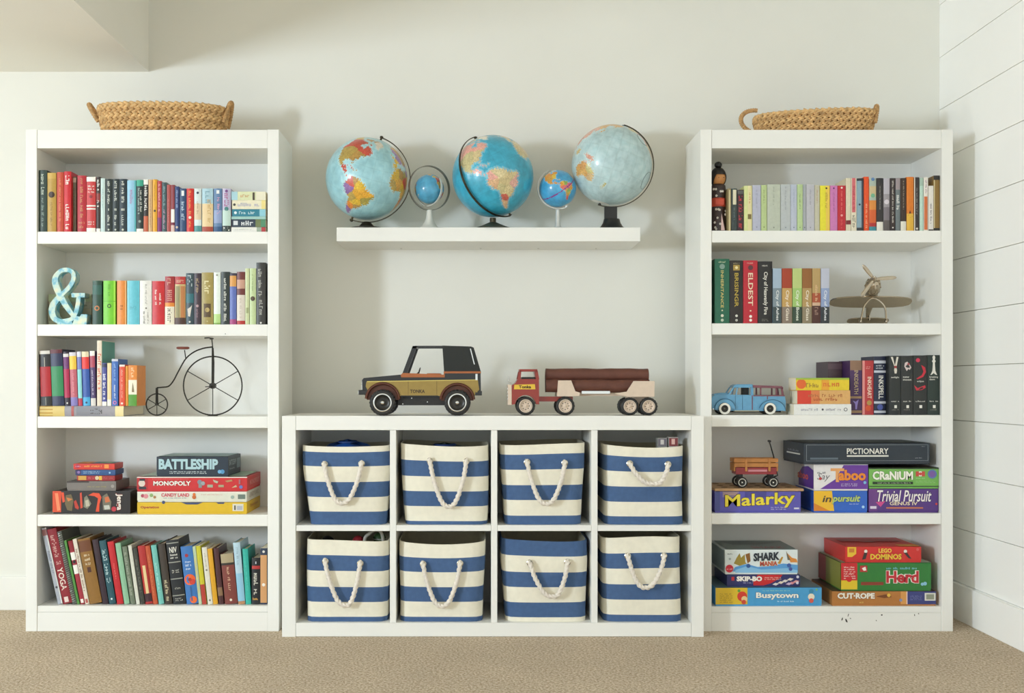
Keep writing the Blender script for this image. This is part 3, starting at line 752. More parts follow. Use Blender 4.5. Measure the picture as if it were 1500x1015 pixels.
# ---- second shelf with the airplane
G = 'books beside the silver airplane'
T = 'beside the silver airplane'
def city(c1, c2, c3, txt, tc):
    return [('b', 0, .36, c1), ('b', .36, .7, c2), ('b', .7, 1, c3), ('t', .40, .95, txt, tc, .42)]
shelf_row([
 (1047, 1068.8, 379, '#1f6248', 'tall green hardback titled INHERITANCE', [('hs', .03, .07, '#b9c4a0', 1, .5), ('c', .12, '#7f9a8c', .36), ('t', .18, .76, 'INHERITANCE', '#c2b46c', .2), ('h', .79, .81, 'I', '#c9c7a8', .1), ('c', .88, '#d4d4c0', .2), ('c', .95, '#b9c4b0', .2)]),
 (1069.2, 1088.5, 381.3, '#261f1b', 'black hardback titled BRISINGR', [('hs', .03, .06, '#b7a67c', 1, .5), ('r', .07, .16, .25, .75, '#a98c3f'), ('c', .115, '#e6d9a4', .22), ('t', .2, .74, 'BRISINGR', '#b59d3c', .3), ('c', .88, '#d4d4c8', .2), ('c', .95, '#b9b9b0', .2)]),
 (1088.9, 1110, 381.3, '#b8212f', 'red hardback titled ELDEST', [('hs', .03, .06, '#e0b0a0', 1, .5), ('c', .115, '#5a3034', .36), ('t', .2, .72, 'ELDEST', '#e9d2b4', .34), ('h', .79, .81, 'I', '#e9d2b4', .1), ('c', .89, '#efe6dc', .2), ('c', .95, '#efe6dc', .2)]),
 (1110.4, 1131.6, 382.7, '#201d1c', 'black hardback titled City of Heavenly Fire', [('hs', .05, .09, '#c9c4b8', 1, .45), ('t', .17, .86, 'City of Heavenly Fire', '#e6e2d6', .34), ('hs', .92, .97, '#7d7a70', 2, .5)]),
 (1132, 1145, 393, '#6f8a9c', 'blue-grey book titled City of Ashes standing beside the black hardback', city('#9fb2c4', '#7d8c94', '#3c4a4c', 'City of Ashes', '#e4e6e4'), {'hard': False}),
 (1145.4, 1160.4, 393, '#a8662c', 'red-headed tan book titled City of Glass', city('#a23c20', '#c09a58', '#857566', 'City of Glass', '#ece2d0'), {'hard': False}),
 (1160.8, 1174.8, 393, '#8fae58', 'lime green book titled City of Bones', city('#b8c87c', '#9cc06c', '#2f4434', 'City of Bones', '#e9ecdc'), {'hard': False}),
 (1175.2, 1189.3, 393, '#9a7138', 'brown-headed book titled City of Glass', city('#935f2c', '#b09058', '#8a7c62', 'City of Glass', '#ece4d2'), {'hard': False}),
 (1189.7, 1202, 393, '#a8845a', 'tan book with brick red middle and brown foot', [('b', 0, .45, '#b39660'), ('b', .45, .62, '#a85030'), ('b', .62, .68, '#c9a88c'), ('b', .68, 1, '#4c2a22'), ('s', .3, .6, '#d9b48a', .3), ('s', .7, .9, '#9c7c6c', .4)], {'hard': False}),
 (1202.4, 1215, 393, '#8a92b0', 'lavender book titled City of Ashes at the end of row', city('#b9bccb', '#8c9cc0', '#2c3236', 'City of Ashes', '#e6e8ea'), {'hard': False}),
], RZ[1], T, G)

# ---- third shelf with the toy wagon car
G = 'books on the shelf with the blue toy car'
T = 'on the blue toy car shelf'
ribbon = [(.12, .02), (.3, .02), (.47, .17), (.62, .02), (.8, .02), (.6, .2), (.66, .24), (.62, .3), (.45, .3), (.4, .24), (.45, .19)]
queen = [(.38, .03), (.5, .0), (.62, .03), (.58, .08), (.66, .1), (.58, .13), (.62, .26), (.72, .31), (.78, .33), (.22, .33), (.28, .31), (.38, .26), (.42, .13), (.34, .1), (.42, .08)]
feather = [(.3, .12), (.5, .1), (.75, .16), (.85, .2), (.7, .24), (.6, .22), (.45, .26), (.25, .18)]
curl = [(.55, .16), (.85, .2), (.92, .28), (.7, .36), (.3, .4), (.2, .39), (.6, .33), (.72, .27)]
SM = lambda ttl, rows: [('h', .35, .35 + .035 * rows, ttl, '#d4d2c8', .7), ('hs', .75, .79, '#c9c7be', 1, .7), ('r', .835, .885, .42, .64, '#e9e7dd'), ('hs', .9, .925, '#8d8b82', 1, .6)]
shelf_row([
 (1213, 1234, 529.7, '#4a3740', 'dull plum book standing behind the flat stack', [('b', .04, .14, '#5d4852')], {'y': .115, 'dp': .15}),
 (1245.5, 1263, 528, '#472a58', 'violet hardback titled INKDEATH', [('b', 0, .18, '#8a6a54'), ('t', .18, .62, 'INKDEATH', '#b7a27c', .34), ('b', .66, .7, '#9a7c5a'), ('p', [(.2, .74), (.45, .76), (.7, .72), (.6, .82), (.55, .9), (.42, .9), (.4, .8)], '#8f80c8'), ('b', .92, .97, '#9a7c5a')], {'y': .03}),
 (1263.4, 1280, 528, '#b93a3c', 'coral red hardback titled INKHEART', [('r', 0, 1, 0, .2, '#d98a84'), ('hs', .1, .16, '#e2b0a8', 2, .4), ('t', .3, .7, 'INKHEART', '#f0dcc8', .36, .12), ('c', .78, '#b0904a', .45, .1), ('c', .88, '#d3542c', .5)], {'y': .03}),
 (1280.4, 1298, 522, '#232a42', 'navy hardback titled INKSPELL', [('b', .07, .12, '#c4c8d2'), ('hs', .14, .22, '#d4d8de', 2, .7), ('b', .24, .28, '#c4c8d2'), ('t', .33, .73, 'INKSPELL', '#eceae2', .42, .08), ('b', .77, .81, '#c4c8d2'), ('c', .87, '#4b5aa4', .5), ('b', .93, .97, '#c4c8d2')], {'y': .03}),
 (1302.8, 1319.8, 521, '#262a29', 'black hardback titled twilight with white ribbon', [('p', ribbon, '#dcd6c8'), ('c', .19, '#a03c38', .24, .02)] + SM('twilight', 1)),
 (1320.2, 1337.8, 521, '#2a2c2b', 'black hardback titled new moon with pale petals', [('p', feather, '#d3c4c0'), ('c', .14, '#a8484e', .2, .1)] + SM('new\nmoon', 2)),
 (1338.2, 1358.4, 520.5, '#272a28', 'black hardback titled eclipse with red ribbon', [('c', .08, '#c8304e', .3, -.18), ('p', curl, '#c52a3c'), ('h', .42, .455, 'eclipse', '#d4d2c8', .5), ('p', [(.05, .5), (.3, .55), (.85, .5), (.9, .54), (.6, .58), (.2, .59)], '#c52a3c'), ('hs', .75, .79, '#c9c7be', 1, .7), ('r', .835, .885, .42, .62, '#e9e7dd')]),
 (1358.8, 1377, 520, '#22302a', 'black hardback titled breaking dawn with white chess queen', [('p', queen, '#e2dfd4')] + SM('breaking\ndawn', 2)),
], RZ[2], T, G)
flat_stack([
 (1163, 1247, 16, '#e4e4e0', 'white book lowest of the flat stack by the blue toy car', [('s', .12, .42, '#a8a8b2', .22), ('c', .5, '#55555c', .2), ('s', .55, .82, '#a8a8b2', .2), ('c', .9, '#6c6c72', .35), ('c', .9, '#e4e4e0', .22)], {'dp': .1}),
 (1168, 1245.5, 20.2, '#d9a866', 'red and tan book in middle of the flat stack by the toy car', [('b', 0, .26, '#d5402c'), ('b', .26, .42, '#d87f48'), ('s', .2, .85, '#b06a3c', .22, .12), ('s', .3, .8, '#b4552c', .22, -.15)], {'dp': .1}),
 (1166, 1244, 18.2, '#e3c72c', 'yellow book topmost of the flat stack by the blue toy car', [('c', .1, '#e0682c', .8), ('s', .18, .55, '#a8862c', .35, -.1), ('b', .48, .62, '#e6a432'), ('s', .5, .9, '#d9762c', .4), ('r', 0, 1, .85, 1, '#9bb43c')], {'dp': .1}),
], RZ[2], G)

# spiral coil of the notebook on the lowest shelf
for o in list(bpy.data.objects):
    if o.get('label', '').startswith('grey spiral-bound'):
        h = max(v.co.z for v in o.data.vertices)
        w = max(v.co.x for v in o.data.vertices)
        pts = [(0.9 * w * math.cos(a), 0.9 * w * math.sin(a) - 0.001, 0.006 + (h - 0.012) * a / (2 * PI * 34)) for a in [2 * PI * 34 * i / 340 for i in range(341)]]
        MB().tube(pts, 0.0008, 5).build('spiral_coil', mat('#b7b8b2', 0.35, 0.8, var=0), o)
# ------------------------------------------------------------------ board games
def game_box(x0, x1, z0, h, y0, dp, col, label, decos=(), rot=0.0, group='board game boxes', name='board_game_box', tray=None):
    w = (x1 - x0) * S(y0)
    o = empty(name, (X((x0 + x1) / 2, y0), y0, z0 + 0.0004))
    o.rotation_euler = (0, 0, rot)
    tag(o, label, 'game box', group)
    th = min(0.006, h * 0.12)
    h -= 0.0008
    MB().box(-w / 2, w / 2, 0, dp, th, h, bev=0.0012).build('lid', mat(col, 0.38, var=0.03), o)
    MB().box(-w / 2 + 0.0015, w / 2 - 0.0015, 0.0015, dp - 0.0015, 0, h - 0.002).build('tray', mat(tray or col, 0.5, var=0.03), o)
    def to3(face, off):
        if face == 'F': return lambda u, v: (w * (u - 0.5), -off, th + (h - th) * (1 - v))
        if face == 'L': return lambda u, v: (-w / 2 - off, dp * (1 - u), th + (h - th) * (1 - v))
        if face == 'R': return lambda u, v: (w / 2 + off, dp * u, th + (h - th) * (1 - v))
        return lambda u, v: (w * (u - 0.5), dp * (1 - v), h + off)
    lay = 0
    for d in decos:
        kd, face = d[0], d[1]; lay += 1
        f = to3(face, 0.00035 + 0.00012 * lay)
        fw = w if face in 'FT' else dp
        fh = (h - th) if face != 'T' else dp
        if kd == 'rect':
            _, _, u0, v0, u1, v1, c = d
            MB().add([f(u0, v1), f(u1, v1), f(u1, v0), f(u0, v0)], [(0, 1, 2, 3)]).build('printed_panel', pmat(c, 0.38), o)
        elif kd == 'poly':
            _, _, pts, c = d
            MB().add([f(*p) for p in pts], [tuple(range(len(pts)))]).build('printed_panel', pmat(c, 0.38), o)
        elif kd == 'circ':
            _, _, u, v, r, c = d
            pts = [f(u + r * math.cos(2 * PI * i / 18) * fh / fw, v + r * math.sin(2 * PI * i / 18)) for i in range(18)]
            MB().add(pts, [tuple(range(18))]).build('printed_emblem', pmat(c, 0.38), o)
        elif kd in ('text', 'scr'):
            _, _, u0, v0, u1, v1 = d[:6]
            if kd == 'text':
                txt, c = d[6], d[7]; op = d[8] if len(d) > 8 else {}
                v2, fs = text_mesh(txt, op.get('bold', 0.02), op.get('shear', 0.0))
                if op.get('vert'): v2 = [(v, -u) for u, v in v2]
                if op.get('rise'):
                    v2 = [(u, v + op['rise'] * u) for u, v in v2]
                if op.get('sh'):
                    b2, bf = text_mesh(txt, op.get('bold', 0.02) + op.get('ow', 0.03), op.get('shear', 0.0))
                    if op.get('vert'): b2 = [(v, -u) for u, v in b2]
                    if op.get('rise'): b2 = [(u, v + op['rise'] * u) for u, v in b2]
                    g = to3(face, 0.00035 + 0.00012 * lay)
                    lay += 1
                    f = to3(face, 0.00035 + 0.00012 * lay)
                    MB().add([g((u0 + u1) / 2 + u * (u1 - u0) * 1.02, (v0 + v1) / 2 - v * (v1 - v0) * 1.08) for u, v in b2], bf).build('lettering_outline', pmat(op['sh'], 0.38), o)
                MB().add([f((u0 + u1) / 2 + u * (u1 - u0), (v0 + v1) / 2 - v * (v1 - v0)) for u, v in v2], fs).build('lettering', pmat(c, 0.38), o)
            else:
                c = d[6]; rows = d[7] if len(d) > 7 else 1
                vv = []; fa = []
                asp = (u1 - u0) * fw / ((v1 - v0) * fh / rows * 0.7)
                for r in range(rows):
                    v2, ff = scribble(asp); k = len(vv)
                    vv += [(u, (0.5 - (r + 0.5) / rows) + v * 0.65 / rows) for u, v in v2]
                    fa += [tuple(i + k for i in q) for q in ff]
                MB().add([f((u0 + u1) / 2 + u * (u1 - u0), (v0 + v1) / 2 - v * (v1 - v0)) for u, v in vv], fa).build('small_print', pmat(c, 0.38), o)
    return z0 + h + 0.0012

def hp(n, y=0.02): return n * S(y)
# -- penny-farthing bookcase, games shelf
G = 'board games on the shelf under the penny-farthing'
z = LZ[3]; y = 0.03
z = game_box(77, 191, z, hp(33.5, y), y, 0.20, '#201a18', 'black Jenga box with orange letters under the small flat boxes', [
    ('rect', 'F', 0, 0, .11, 1, '#dc4a22'), ('poly', 'F', [(.03, .1), (.07, .1), (.1, .9), (.06, .95)], '#f08a5c'),
    ('poly', 'F', [(.11, .06), (.145, .06), (.16, .5), (.13, .55)], '#dc4a22'), ('poly', 'F', [(.275, .5), (.30, .42), (.34, .78), (.33, .88), (.29, .8)], '#b8341e'),
    ('poly', 'F', [(.352, .1), (.375, .06), (.388, .78), (.36, .84)], '#d0472a'), ('poly', 'F', [(.46, .2), (.52, .08), (.6, .1), (.63, .3), (.605, .6), (.6, .98), (.555, .98), (.58, .5), (.585, .34), (.54, .24)], '#dd4a22'),
    ('poly', 'F', [(.17, .2), (.24, .15), (.27, .45), (.25, .95), (.19, .9), (.16, .6)], '#6a5c3a'), ('poly', 'F', [(.18, .3), (.26, .38), (.2, .5)], '#c9783c'), ('poly', 'F', [(.41, .3), (.44, .2), (.5, .6), (.45, .85), (.4, .75)], '#7d7c68'), ('poly', 'F', [(.42, .45), (.46, .4), (.48, .7), (.43, .75)], '#b9b49c'),
    ('poly', 'F', [(.64, .25), (.7, .1), (.76, .5), (.75, .9), (.65, .9)], '#6f6a58'), ('poly', 'F', [(.67, .3), (.72, .25), (.74, .5), (.68, .55)], '#c96a3a'), ('poly', 'F', [(.66, .68), (.73, .66), (.74, .85), (.67, .88)], '#bfc0b4'),
    ('text', 'F', .81, .12, .9, .9, 'Jenga', '#e9e2d6', {'vert': 1, 'bold': .03, 'sh': '#7c1c16'}), ('circ', 'F', .79, .85, .12, '#b8303c'),
    ('rect', 'T', .6, .1, .95, .6, '#8f2a30'), ('rect', 'T', .05, .1, .4, .7, '#3a332c')], group=G)
z = game_box(98, 170, z, hp(14.3, y), y, 0.16, '#77706a', 'grey flat box on the black Jenga box', [
    ('rect', 'F', 0, 0, .45, .18, '#3d342e'), ('scr', 'F', .42, .55, .8, .75, '#a39a60'), ('circ', 'F', .93, .6, .2, '#9a948c'), ('rect', 'T', .05, .05, .95, .95, '#554c46')], group=G)
z = game_box(112.5, 168.5, z, hp(8, y), y, 0.09, '#9c1f22', 'small dark red box with yellow print on the grey flat box', [
    ('rect', 'F', .04, .05, .25, .95, '#c99a3c'), ('scr', 'F', .3, .2, .45, .8, '#d9606a'), ('circ', 'F', .53, .5, .42, '#d9c6a0'), ('rect', 'F', .58, .1, .66, .95, '#e3b53c'), ('scr', 'F', .7, .25, .95, .8, '#c9605c')], group=G)
z = game_box(110.5, 169, z, hp(8.2, y), y, 0.10, '#274f86', 'small blue box with white print between two red boxes', [
    ('rect', 'F', 0, 0, .14, 1, '#33285c'), ('circ', 'F', .08, .5, .3, '#8a6aa4'), ('scr', 'F', .2, .2, .62, .8, '#a9cdea', 2), ('circ', 'F', .86, .6, .2, '#9cc4e6')], group=G)
z = game_box(107.5, 168, z, hp(9, y), y, 0.10, '#cf3324', 'small red box topmost of pile on the Jenga box', [
    ('circ', 'F', .1, .5, .4, '#a82446'), ('scr', 'F', .05, .35, .18, .65, '#e6a8c0'), ('scr', 'F', .26, .25, .7, .75, '#f0b04a'), ('rect', 'F', .75, .15, .86, .9, '#e6903c'),
    ('rect', 'T', .05, .05, .4, .95, '#d9802c'), ('rect', 'T', .4, .05, .95, .95, '#5d7a94'), ('circ', 'T', .72, .5, .25, '#8fae6c')], group=G)
z = LZ[3]; y = 0.022
z = game_box(201, 361.5, z, hp(17.4, y), y, 0.255, '#d9b218', 'yellow Operation box lowest of the board game stack', [
    ('text', 'F', .03, .35, .2, .66, 'Operation', '#a83226', {'bold': .03}), ('circ', 'F', .24, .0, .16, '#3a4a70'), ('rect', 'F', .87, .15, .97, .85, '#d9d6c4'), ('rect', 'F', .885, .3, .9, .75, '#555249'),
    ('rect', 'F', .91, .35, .96, .75, '#aeb0bc'), ('poly', 'F', [(.4, 0), (.6, 0), (.55, .2), (.45, .2)], '#3a4a70'), ('poly', 'F', [(.72, 0), (.8, 0), (.79, .14), (.74, .14)], '#3a4a70'),
    ('text', 'R', .2, .3, .8, .7, 'Operation', '#b87a2a')], group=G)
z = game_box(201, 361.5, z, hp(15.4, y), y, 0.255, '#dcdccb', 'white Candy Land box under the red Monopoly box', [
    ('rect', 'F', 0, 0, 1, .1, '#f0e6dc'), ('circ', 'F', .05, .45, .2, '#b0485a'), ('circ', 'F', .08, .5, .26, '#d98a90'), ('circ', 'F', .13, .4, .2, '#8fae6c'), ('circ', 'F', .16, .6, .16, '#a87a4a'),
    ('text', 'F', .22, .16, .475, .56, 'CANDY LAND', '#d04a60', {'bold': .03}), ('scr', 'F', .24, .62, .45, .78, '#6c8a9c'), ('circ', 'F', .52, .3, .16, '#d9732c'), ('circ', 'F', .52, .6, .22, '#c86a2c'),
    ('scr', 'F', .58, .25, .78, .4, '#d8a49c'), ('rect', 'F', .92, .3, .985, .8, '#6a7a70'), ('circ', 'F', .87, .6, .2, '#9fb4a8'), ('text', 'R', .15, .2, .85, .75, 'CANDY LAND', '#b0a89a')], group=G)
z = game_box(200.5, 362, z, hp(21.5, y), y, 0.255, '#c9262a', 'red Monopoly box under the dark Battleship box', [
    ('rect', 'F', 0, 0, 1, .07, '#ece6da'), ('rect', 'F', 0, .12, .1, .97, '#b01f24'), ('circ', 'F', .045, .5, .26, '#d8c8bc'), ('rect', 'F', .02, .75, .085, .97, '#2a2c34'), ('rect', 'F', .025, .14, .075, .3, '#23252c'),
    ('text', 'F', .15, .32, .49, .68, 'MONOPOLY', '#f2ece2', {'bold': .035, 'sh': '#5c1418'}), ('scr', 'F', .14, .14, .47, .19, '#e6b4ac'), ('circ', 'F', .57, .4, .18, '#7d8490'), ('circ', 'F', .6, .5, .16, '#9aa0a4'), ('rect', 'F', .56, .55, .59, .85, '#858a86'),
    ('rect', 'F', .64, .6, .69, .82, '#a3aa90'), ('poly', 'F', [(.69, .2), (.74, .35), (.73, .5), (.7, .4)], '#b9b8a0'), ('rect', 'F', .74, .62, .79, .8, '#a49a78'), ('poly', 'F', [(.8, .3), (.86, .2), (.87, .32), (.82, .42)], '#b48a5c'), ('poly', 'F', [(.86, .85), (.9, .62), (.91, .78)], '#c9b48c'),
    ('rect', 'F', .925, .2, .94, .55, '#a86a74'), ('circ', 'F', .945, .78, .14, '#6a74b8'), ('text', 'R', .15, .3, .85, .7, 'MONOPOLY', '#d98a80'), ('rect', 'T', .02, .02, .98, .98, '#a9bfa4')], group=G)
z = game_box(229, 334.5, z, hp(29.5, y), y, 0.20, '#1c2b3a', 'dark navy Battleship box on the red Monopoly box', [
    ('text', 'F', .03, .12, .86, .7, 'BATTLESHIP', '#a9c9cf', {'bold': .05, 'sh': '#0d1a22'}), ('scr', 'F', .18, .78, .7, .95, '#d3dee0', 2), ('circ', 'F', .92, .82, .12, '#4a90c0'), ('circ', 'F', .88, .82, .1, '#6aaad2'),
    ('text', 'R', .08, .2, .6, .5, 'BATTLESHIP', '#9aa9ac'), ('scr', 'R', .1, .62, .5, .75, '#b9c4c4'), ('rect', 'R', .65, .2, .92, .75, '#6f8288'), ('rect', 'T', .02, .02, .98, .98, '#8aa4a4'), ('rect', 'T', .1, .1, .6, .5, '#a4bcb8')], rot=-0.02, group=G)

# -- plank wall bookcase, games shelf
G = 'board games on the shelf with the red wagon'
z = RZ[3]; y = 0.02
zw = game_box(1047, 1173, z, hp(31.5, y), y, 0.245, '#5b55ac', 'violet Malarky box under the wooden holed board', [
    ('rect', 'F', .09, 0, .28, .3, '#8a7a9c'), ('rect', 'F', .1, .06, .26, .1, '#c9a484'), ('rect', 'F', .1, .14, .26, .18, '#c9a484'), ('rect', 'F', 0, 0, .06, 1, '#49508f'), ('rect', 'F', .35, 0, .6, .3, '#4a458f'),
    ('text', 'F', .12, .1, .93, .88, 'Malarky', '#e9d63a', {'bold': .022, 'sh': '#4a2a20', 'ow': .014, 'rise': .22}), ('scr', 'F', .65, .76, .83, .95, '#c4c0dc', 2), ('rect', 'F', .92, .82, .98, .9, '#d5d4e0')], group=G)
pb = empty('holed_board', (X(1112, y) , y - 0.004, zw + 0.0004))
tag(pb, 'wooden game board with round holes lying on the violet Malarky box', 'game board')
bw = (1178 - 1048) * S(y) / 2
tn = mat('#b9936a', 0.55, var=0.1, scale=30, name='pale_wood_board')
MB().box(-bw, bw, 0, 0.25, 0, 0.0095, bev=0.002).build('board', tn, pb)
for i in range(6):
    for j in range(3):
        MB().lathe([(0.012, 0), (0.012, 0.0006)], 16).build('hole', mat('#5d452c', 0.8, var=0), pb, loc=(-bw + 0.045 + i * 0.047, 0.05 + j * 0.075, 0.0095))
zboard = zw + 0.0004 + 0.0095
y = 0.024
z1 = game_box(1192, 1270.5, RZ[3], hp(32, y), y, 0.235, '#2f63c0', 'blue and yellow in pursuit box under the Taboo box', [
    ('poly', 'F', [(0, 0), (.34, 0), (.36, .5), (.38, 1), (0, 1)], '#ecb92c'), ('poly', 'F', [(0, .6), (.3, 1), (0, 1)], '#d98424'), ('text', 'F', .16, .24, .33, .56, 'in', '#4a4030', {'shear': .2}),
    ('text', 'F', .34, .22, .87, .64, 'pursuit', '#b7cc6c', {'shear': .25, 'bold': .03, 'sh': '#1f3c7a'}), ('scr', 'F', .66, .62, .84, .68, '#d9e2f0'), ('circ', 'F', .92, .8, .07, '#a9d0ea'), ('rect', 'L', .05, .1, .95, .9, '#2450a8')], group=G)
z1 = game_box(1192, 1271.5, z1, hp(38.8, y), y, 0.25, '#e6e2e0', 'white and purple Taboo box on the in pursuit box', [
    ('poly', 'F', [(.56, 0), (1, 0), (1, 1), (.12, 1), (.4, .6)], '#6a379a'), ('rect', 'F', 0, 0, 1, .03, '#cfcad0'), ('scr', 'F', .06, .28, .22, .4, '#77747c', 1), ('text', 'F', .06, .36, .3, .7, 'Say', '#6c6a70', {'shear': .3, 'bold': 0}), ('circ', 'F', .12, .58, .06, '#c03a3c'),
    ('text', 'F', .31, .16, .56, .72, 'T', '#e6a464', {'bold': .03}), ('text', 'F', .45, .22, .96, .66, 'aboo', '#e88a2c', {'bold': .045, 'sh': '#4a2470', 'ow': .02}), ('scr', 'F', .5, .76, .82, .9, '#d9cce6', 2), ('circ', 'F', .94, .74, .06, '#7ab4d8'),
    ('poly', 'L', [(.25, 1), (.25, .5), (.45, .2), (.75, .12), (1, .25), (1, 1)], '#5a3090'), ('text', 'L', .2, .38, .75, .7, 'aboo', '#e0582c', {'bold': .03})], group=G)
z2 = game_box(1272.5, 1374.5, RZ[3], hp(35, y), y, 0.245, '#56357f', 'purple Trivial Pursuit box under the green Cranium box', [
    ('poly', 'F', [(0, 0), (.2, 0), (.12, 1), (0, 1)], '#6c3d84'), ('poly', 'F', [(.1, .6), (.24, .55), (.17, .82)], '#cf4a8c'), ('text', 'F', .12, .06, .9, .58, 'Trivial Pursuit', '#f2ece6', {'shear': .25, 'bold': .012, 'sh': '#2b1a4c', 'ow': .02}),
    ('text', 'F', .3, .58, .7, .74, 'GENUS IV', '#e9d9b4', {'bold': .02}), ('rect', 'F', .25, .83, .78, .89, '#cf7a4a'), ('rect', 'F', .02, .78, .11, .9, '#d8d0e0'), ('circ', 'F', .97, .68, .05, '#d9483c')], group=G)
z2 = game_box(1273, 1375, z2, hp(30.5, y), y, 0.25, '#77b455', 'green Cranium box under the dark Pictionary box', [
    ('rect', 'F', 0, 0, 1, .06, '#34472c'), ('rect', 'F', 0, .94, 1, 1, '#3d5a34'), ('text', 'F', .05, .17, .63, .63, 'CRaNiUM', '#f2f0e2', {'bold': .04, 'sh': '#3d6a34', 'ow': .02}),
    ('rect', 'F', .05, .72, .63, .86, '#263a22'), ('scr', 'F', .12, .75, .6, .83, '#c9d8b8'), ('rect', 'F', .67, .18, .715, .44, '#c94a3c'), ('rect', 'F', .715, .18, .755, .44, '#eeeae0'), ('rect', 'F', .755, .18, .8, .44, '#c94a3c'), ('circ', 'F', .735, .31, .08, '#c94a3c'),
    ('scr', 'F', .67, .5, .8, .58, '#b9d8a4'), ('scr', 'F', .67, .66, .95, .8, '#a4cc8c', 2), ('circ', 'F', .905, .32, .24, '#5a74a8'), ('circ', 'F', .905, .32, .17, '#7a5aa0'), ('rect', 'T', 0, 0, 1, 1, '#4c3a2a')], group=G)
ztop = max(z1, z2)
game_box(1176, 1364, ztop, hp(31, 0.02), 0.016, 0.235, '#27303a', 'long dark Pictionary box across the Taboo and Cranium boxes', [
    ('rect', 'F', .02, .08, .985, .095, '#8a949a'), ('rect', 'F', .02, .9, .985, .915, '#8a949a'), ('rect', 'F', .02, .08, .023, .91, '#8a949a'), ('rect', 'F', .982, .08, .985, .91, '#8a949a'),
    ('text', 'F', .34, .26, .67, .56, 'PICTIONARY', '#e9e7dd', {'bold': .015}), ('rect', 'F', .34, .62, .67, .7, '#dcdad0'), ('rect', 'F', .05, .74, .27, .84, '#5d6a74'), ('scr', 'F', .88, .74, .94, .8, '#9aa2a8'), ('scr', 'F', .93, .15, .96, .2, '#9aa2a8'),
    ('rect', 'L', .2, .55, .85, .62, '#d4d4ca'), ('scr', 'L', .25, .35, .8, .5, '#8a929a'), ('rect', 'T', .02, .02, .98, .98, '#3c423c')], rot=0.045, group=G)

# -- plank wall bookcase, lowest shelf
G = 'board games on the lowest shelf by the plank wall'
y = 0.012
z = game_box(1048, 1204, RZ[4], hp(27, y), y, 0.245, '#4a9ed0', 'blue and yellow Busytown box lowest under the Skip-Bo box', [
    ('rect', 'F', 0, 0, .3, 1, '#ddb92f'), ('scr', 'F', .04, .3, .16, .92, '#a8862c', 5), ('circ', 'F', .25, .52, .3, '#d23c2c'), ('circ', 'F', .27, .68, .18, '#e6c890'), ('circ', 'F', .22, .18, .09, '#6da43c'), ('circ', 'F', .265, .86, .14, '#cf4a34'),
    ('text', 'F', .38, .28, .78, .72, 'Busytown', '#f0eee2', {'bold': .035, 'sh': '#1d5a8c', 'ow': .02}), ('scr', 'F', .44, .12, .7, .22, '#9cd4c0'), ('scr', 'F', .58, .76, .74, .88, '#d9ecf2'), ('circ', 'F', .9, .55, .2, '#eee4cc'), ('circ', 'F', .9, .78, .14, '#d85a4a'), ('circ', 'F', .9, .22, .14, '#3c8cb0'), ('circ', 'F', .95, .12, .06, '#8cc45a'),
    ('rect', 'T', .0, .0, 1, 1, '#5f7c88')], rot=0.012, group=G)
y = 0.022
z = game_box(1065, 1172, z, hp(18.2, y), y, 0.215, '#2b2f68', 'navy and red Skip-Bo box under the Shark Mania box', [
    ('poly', 'F', [(.42, 0), (.76, 0), (.72, .35), (.6, .8), (.5, 1), (.36, 1), (.36, .6)], '#c9242a'), ('rect', 'F', .06, .2, .1, .55, '#c9303a'), ('text', 'F', .13, .14, .48, .62, 'SKIP-BO', '#f2ece2', {'bold': .06, 'sh': '#16193c', 'ow': .03}), ('scr', 'F', .51, .2, .74, .5, '#f0c8b8', 2),
    ('scr', 'F', .22, .68, .36, .84, '#a9acd0')] + [('poly', 'F', [(u, v + .16), (u + .04, v), (u + .09, v + .08), (u + .05, v + .26)], c) for u, v, c in ((.62, .75, '#ded8d0'), (.69, .6, '#e3d6c2'), (.75, .45, '#d9d2cc'), (.82, .3, '#e6dccb'), (.84, .65, '#d98a90'), (.9, .5, '#e0a0a0'), (.8, .72, '#c9b4d0'))] + [('circ', 'F', .965, .2, .13, '#d8d6e0'), ('circ', 'F', .96, .75, .13, '#d8d6e0')], group=G)
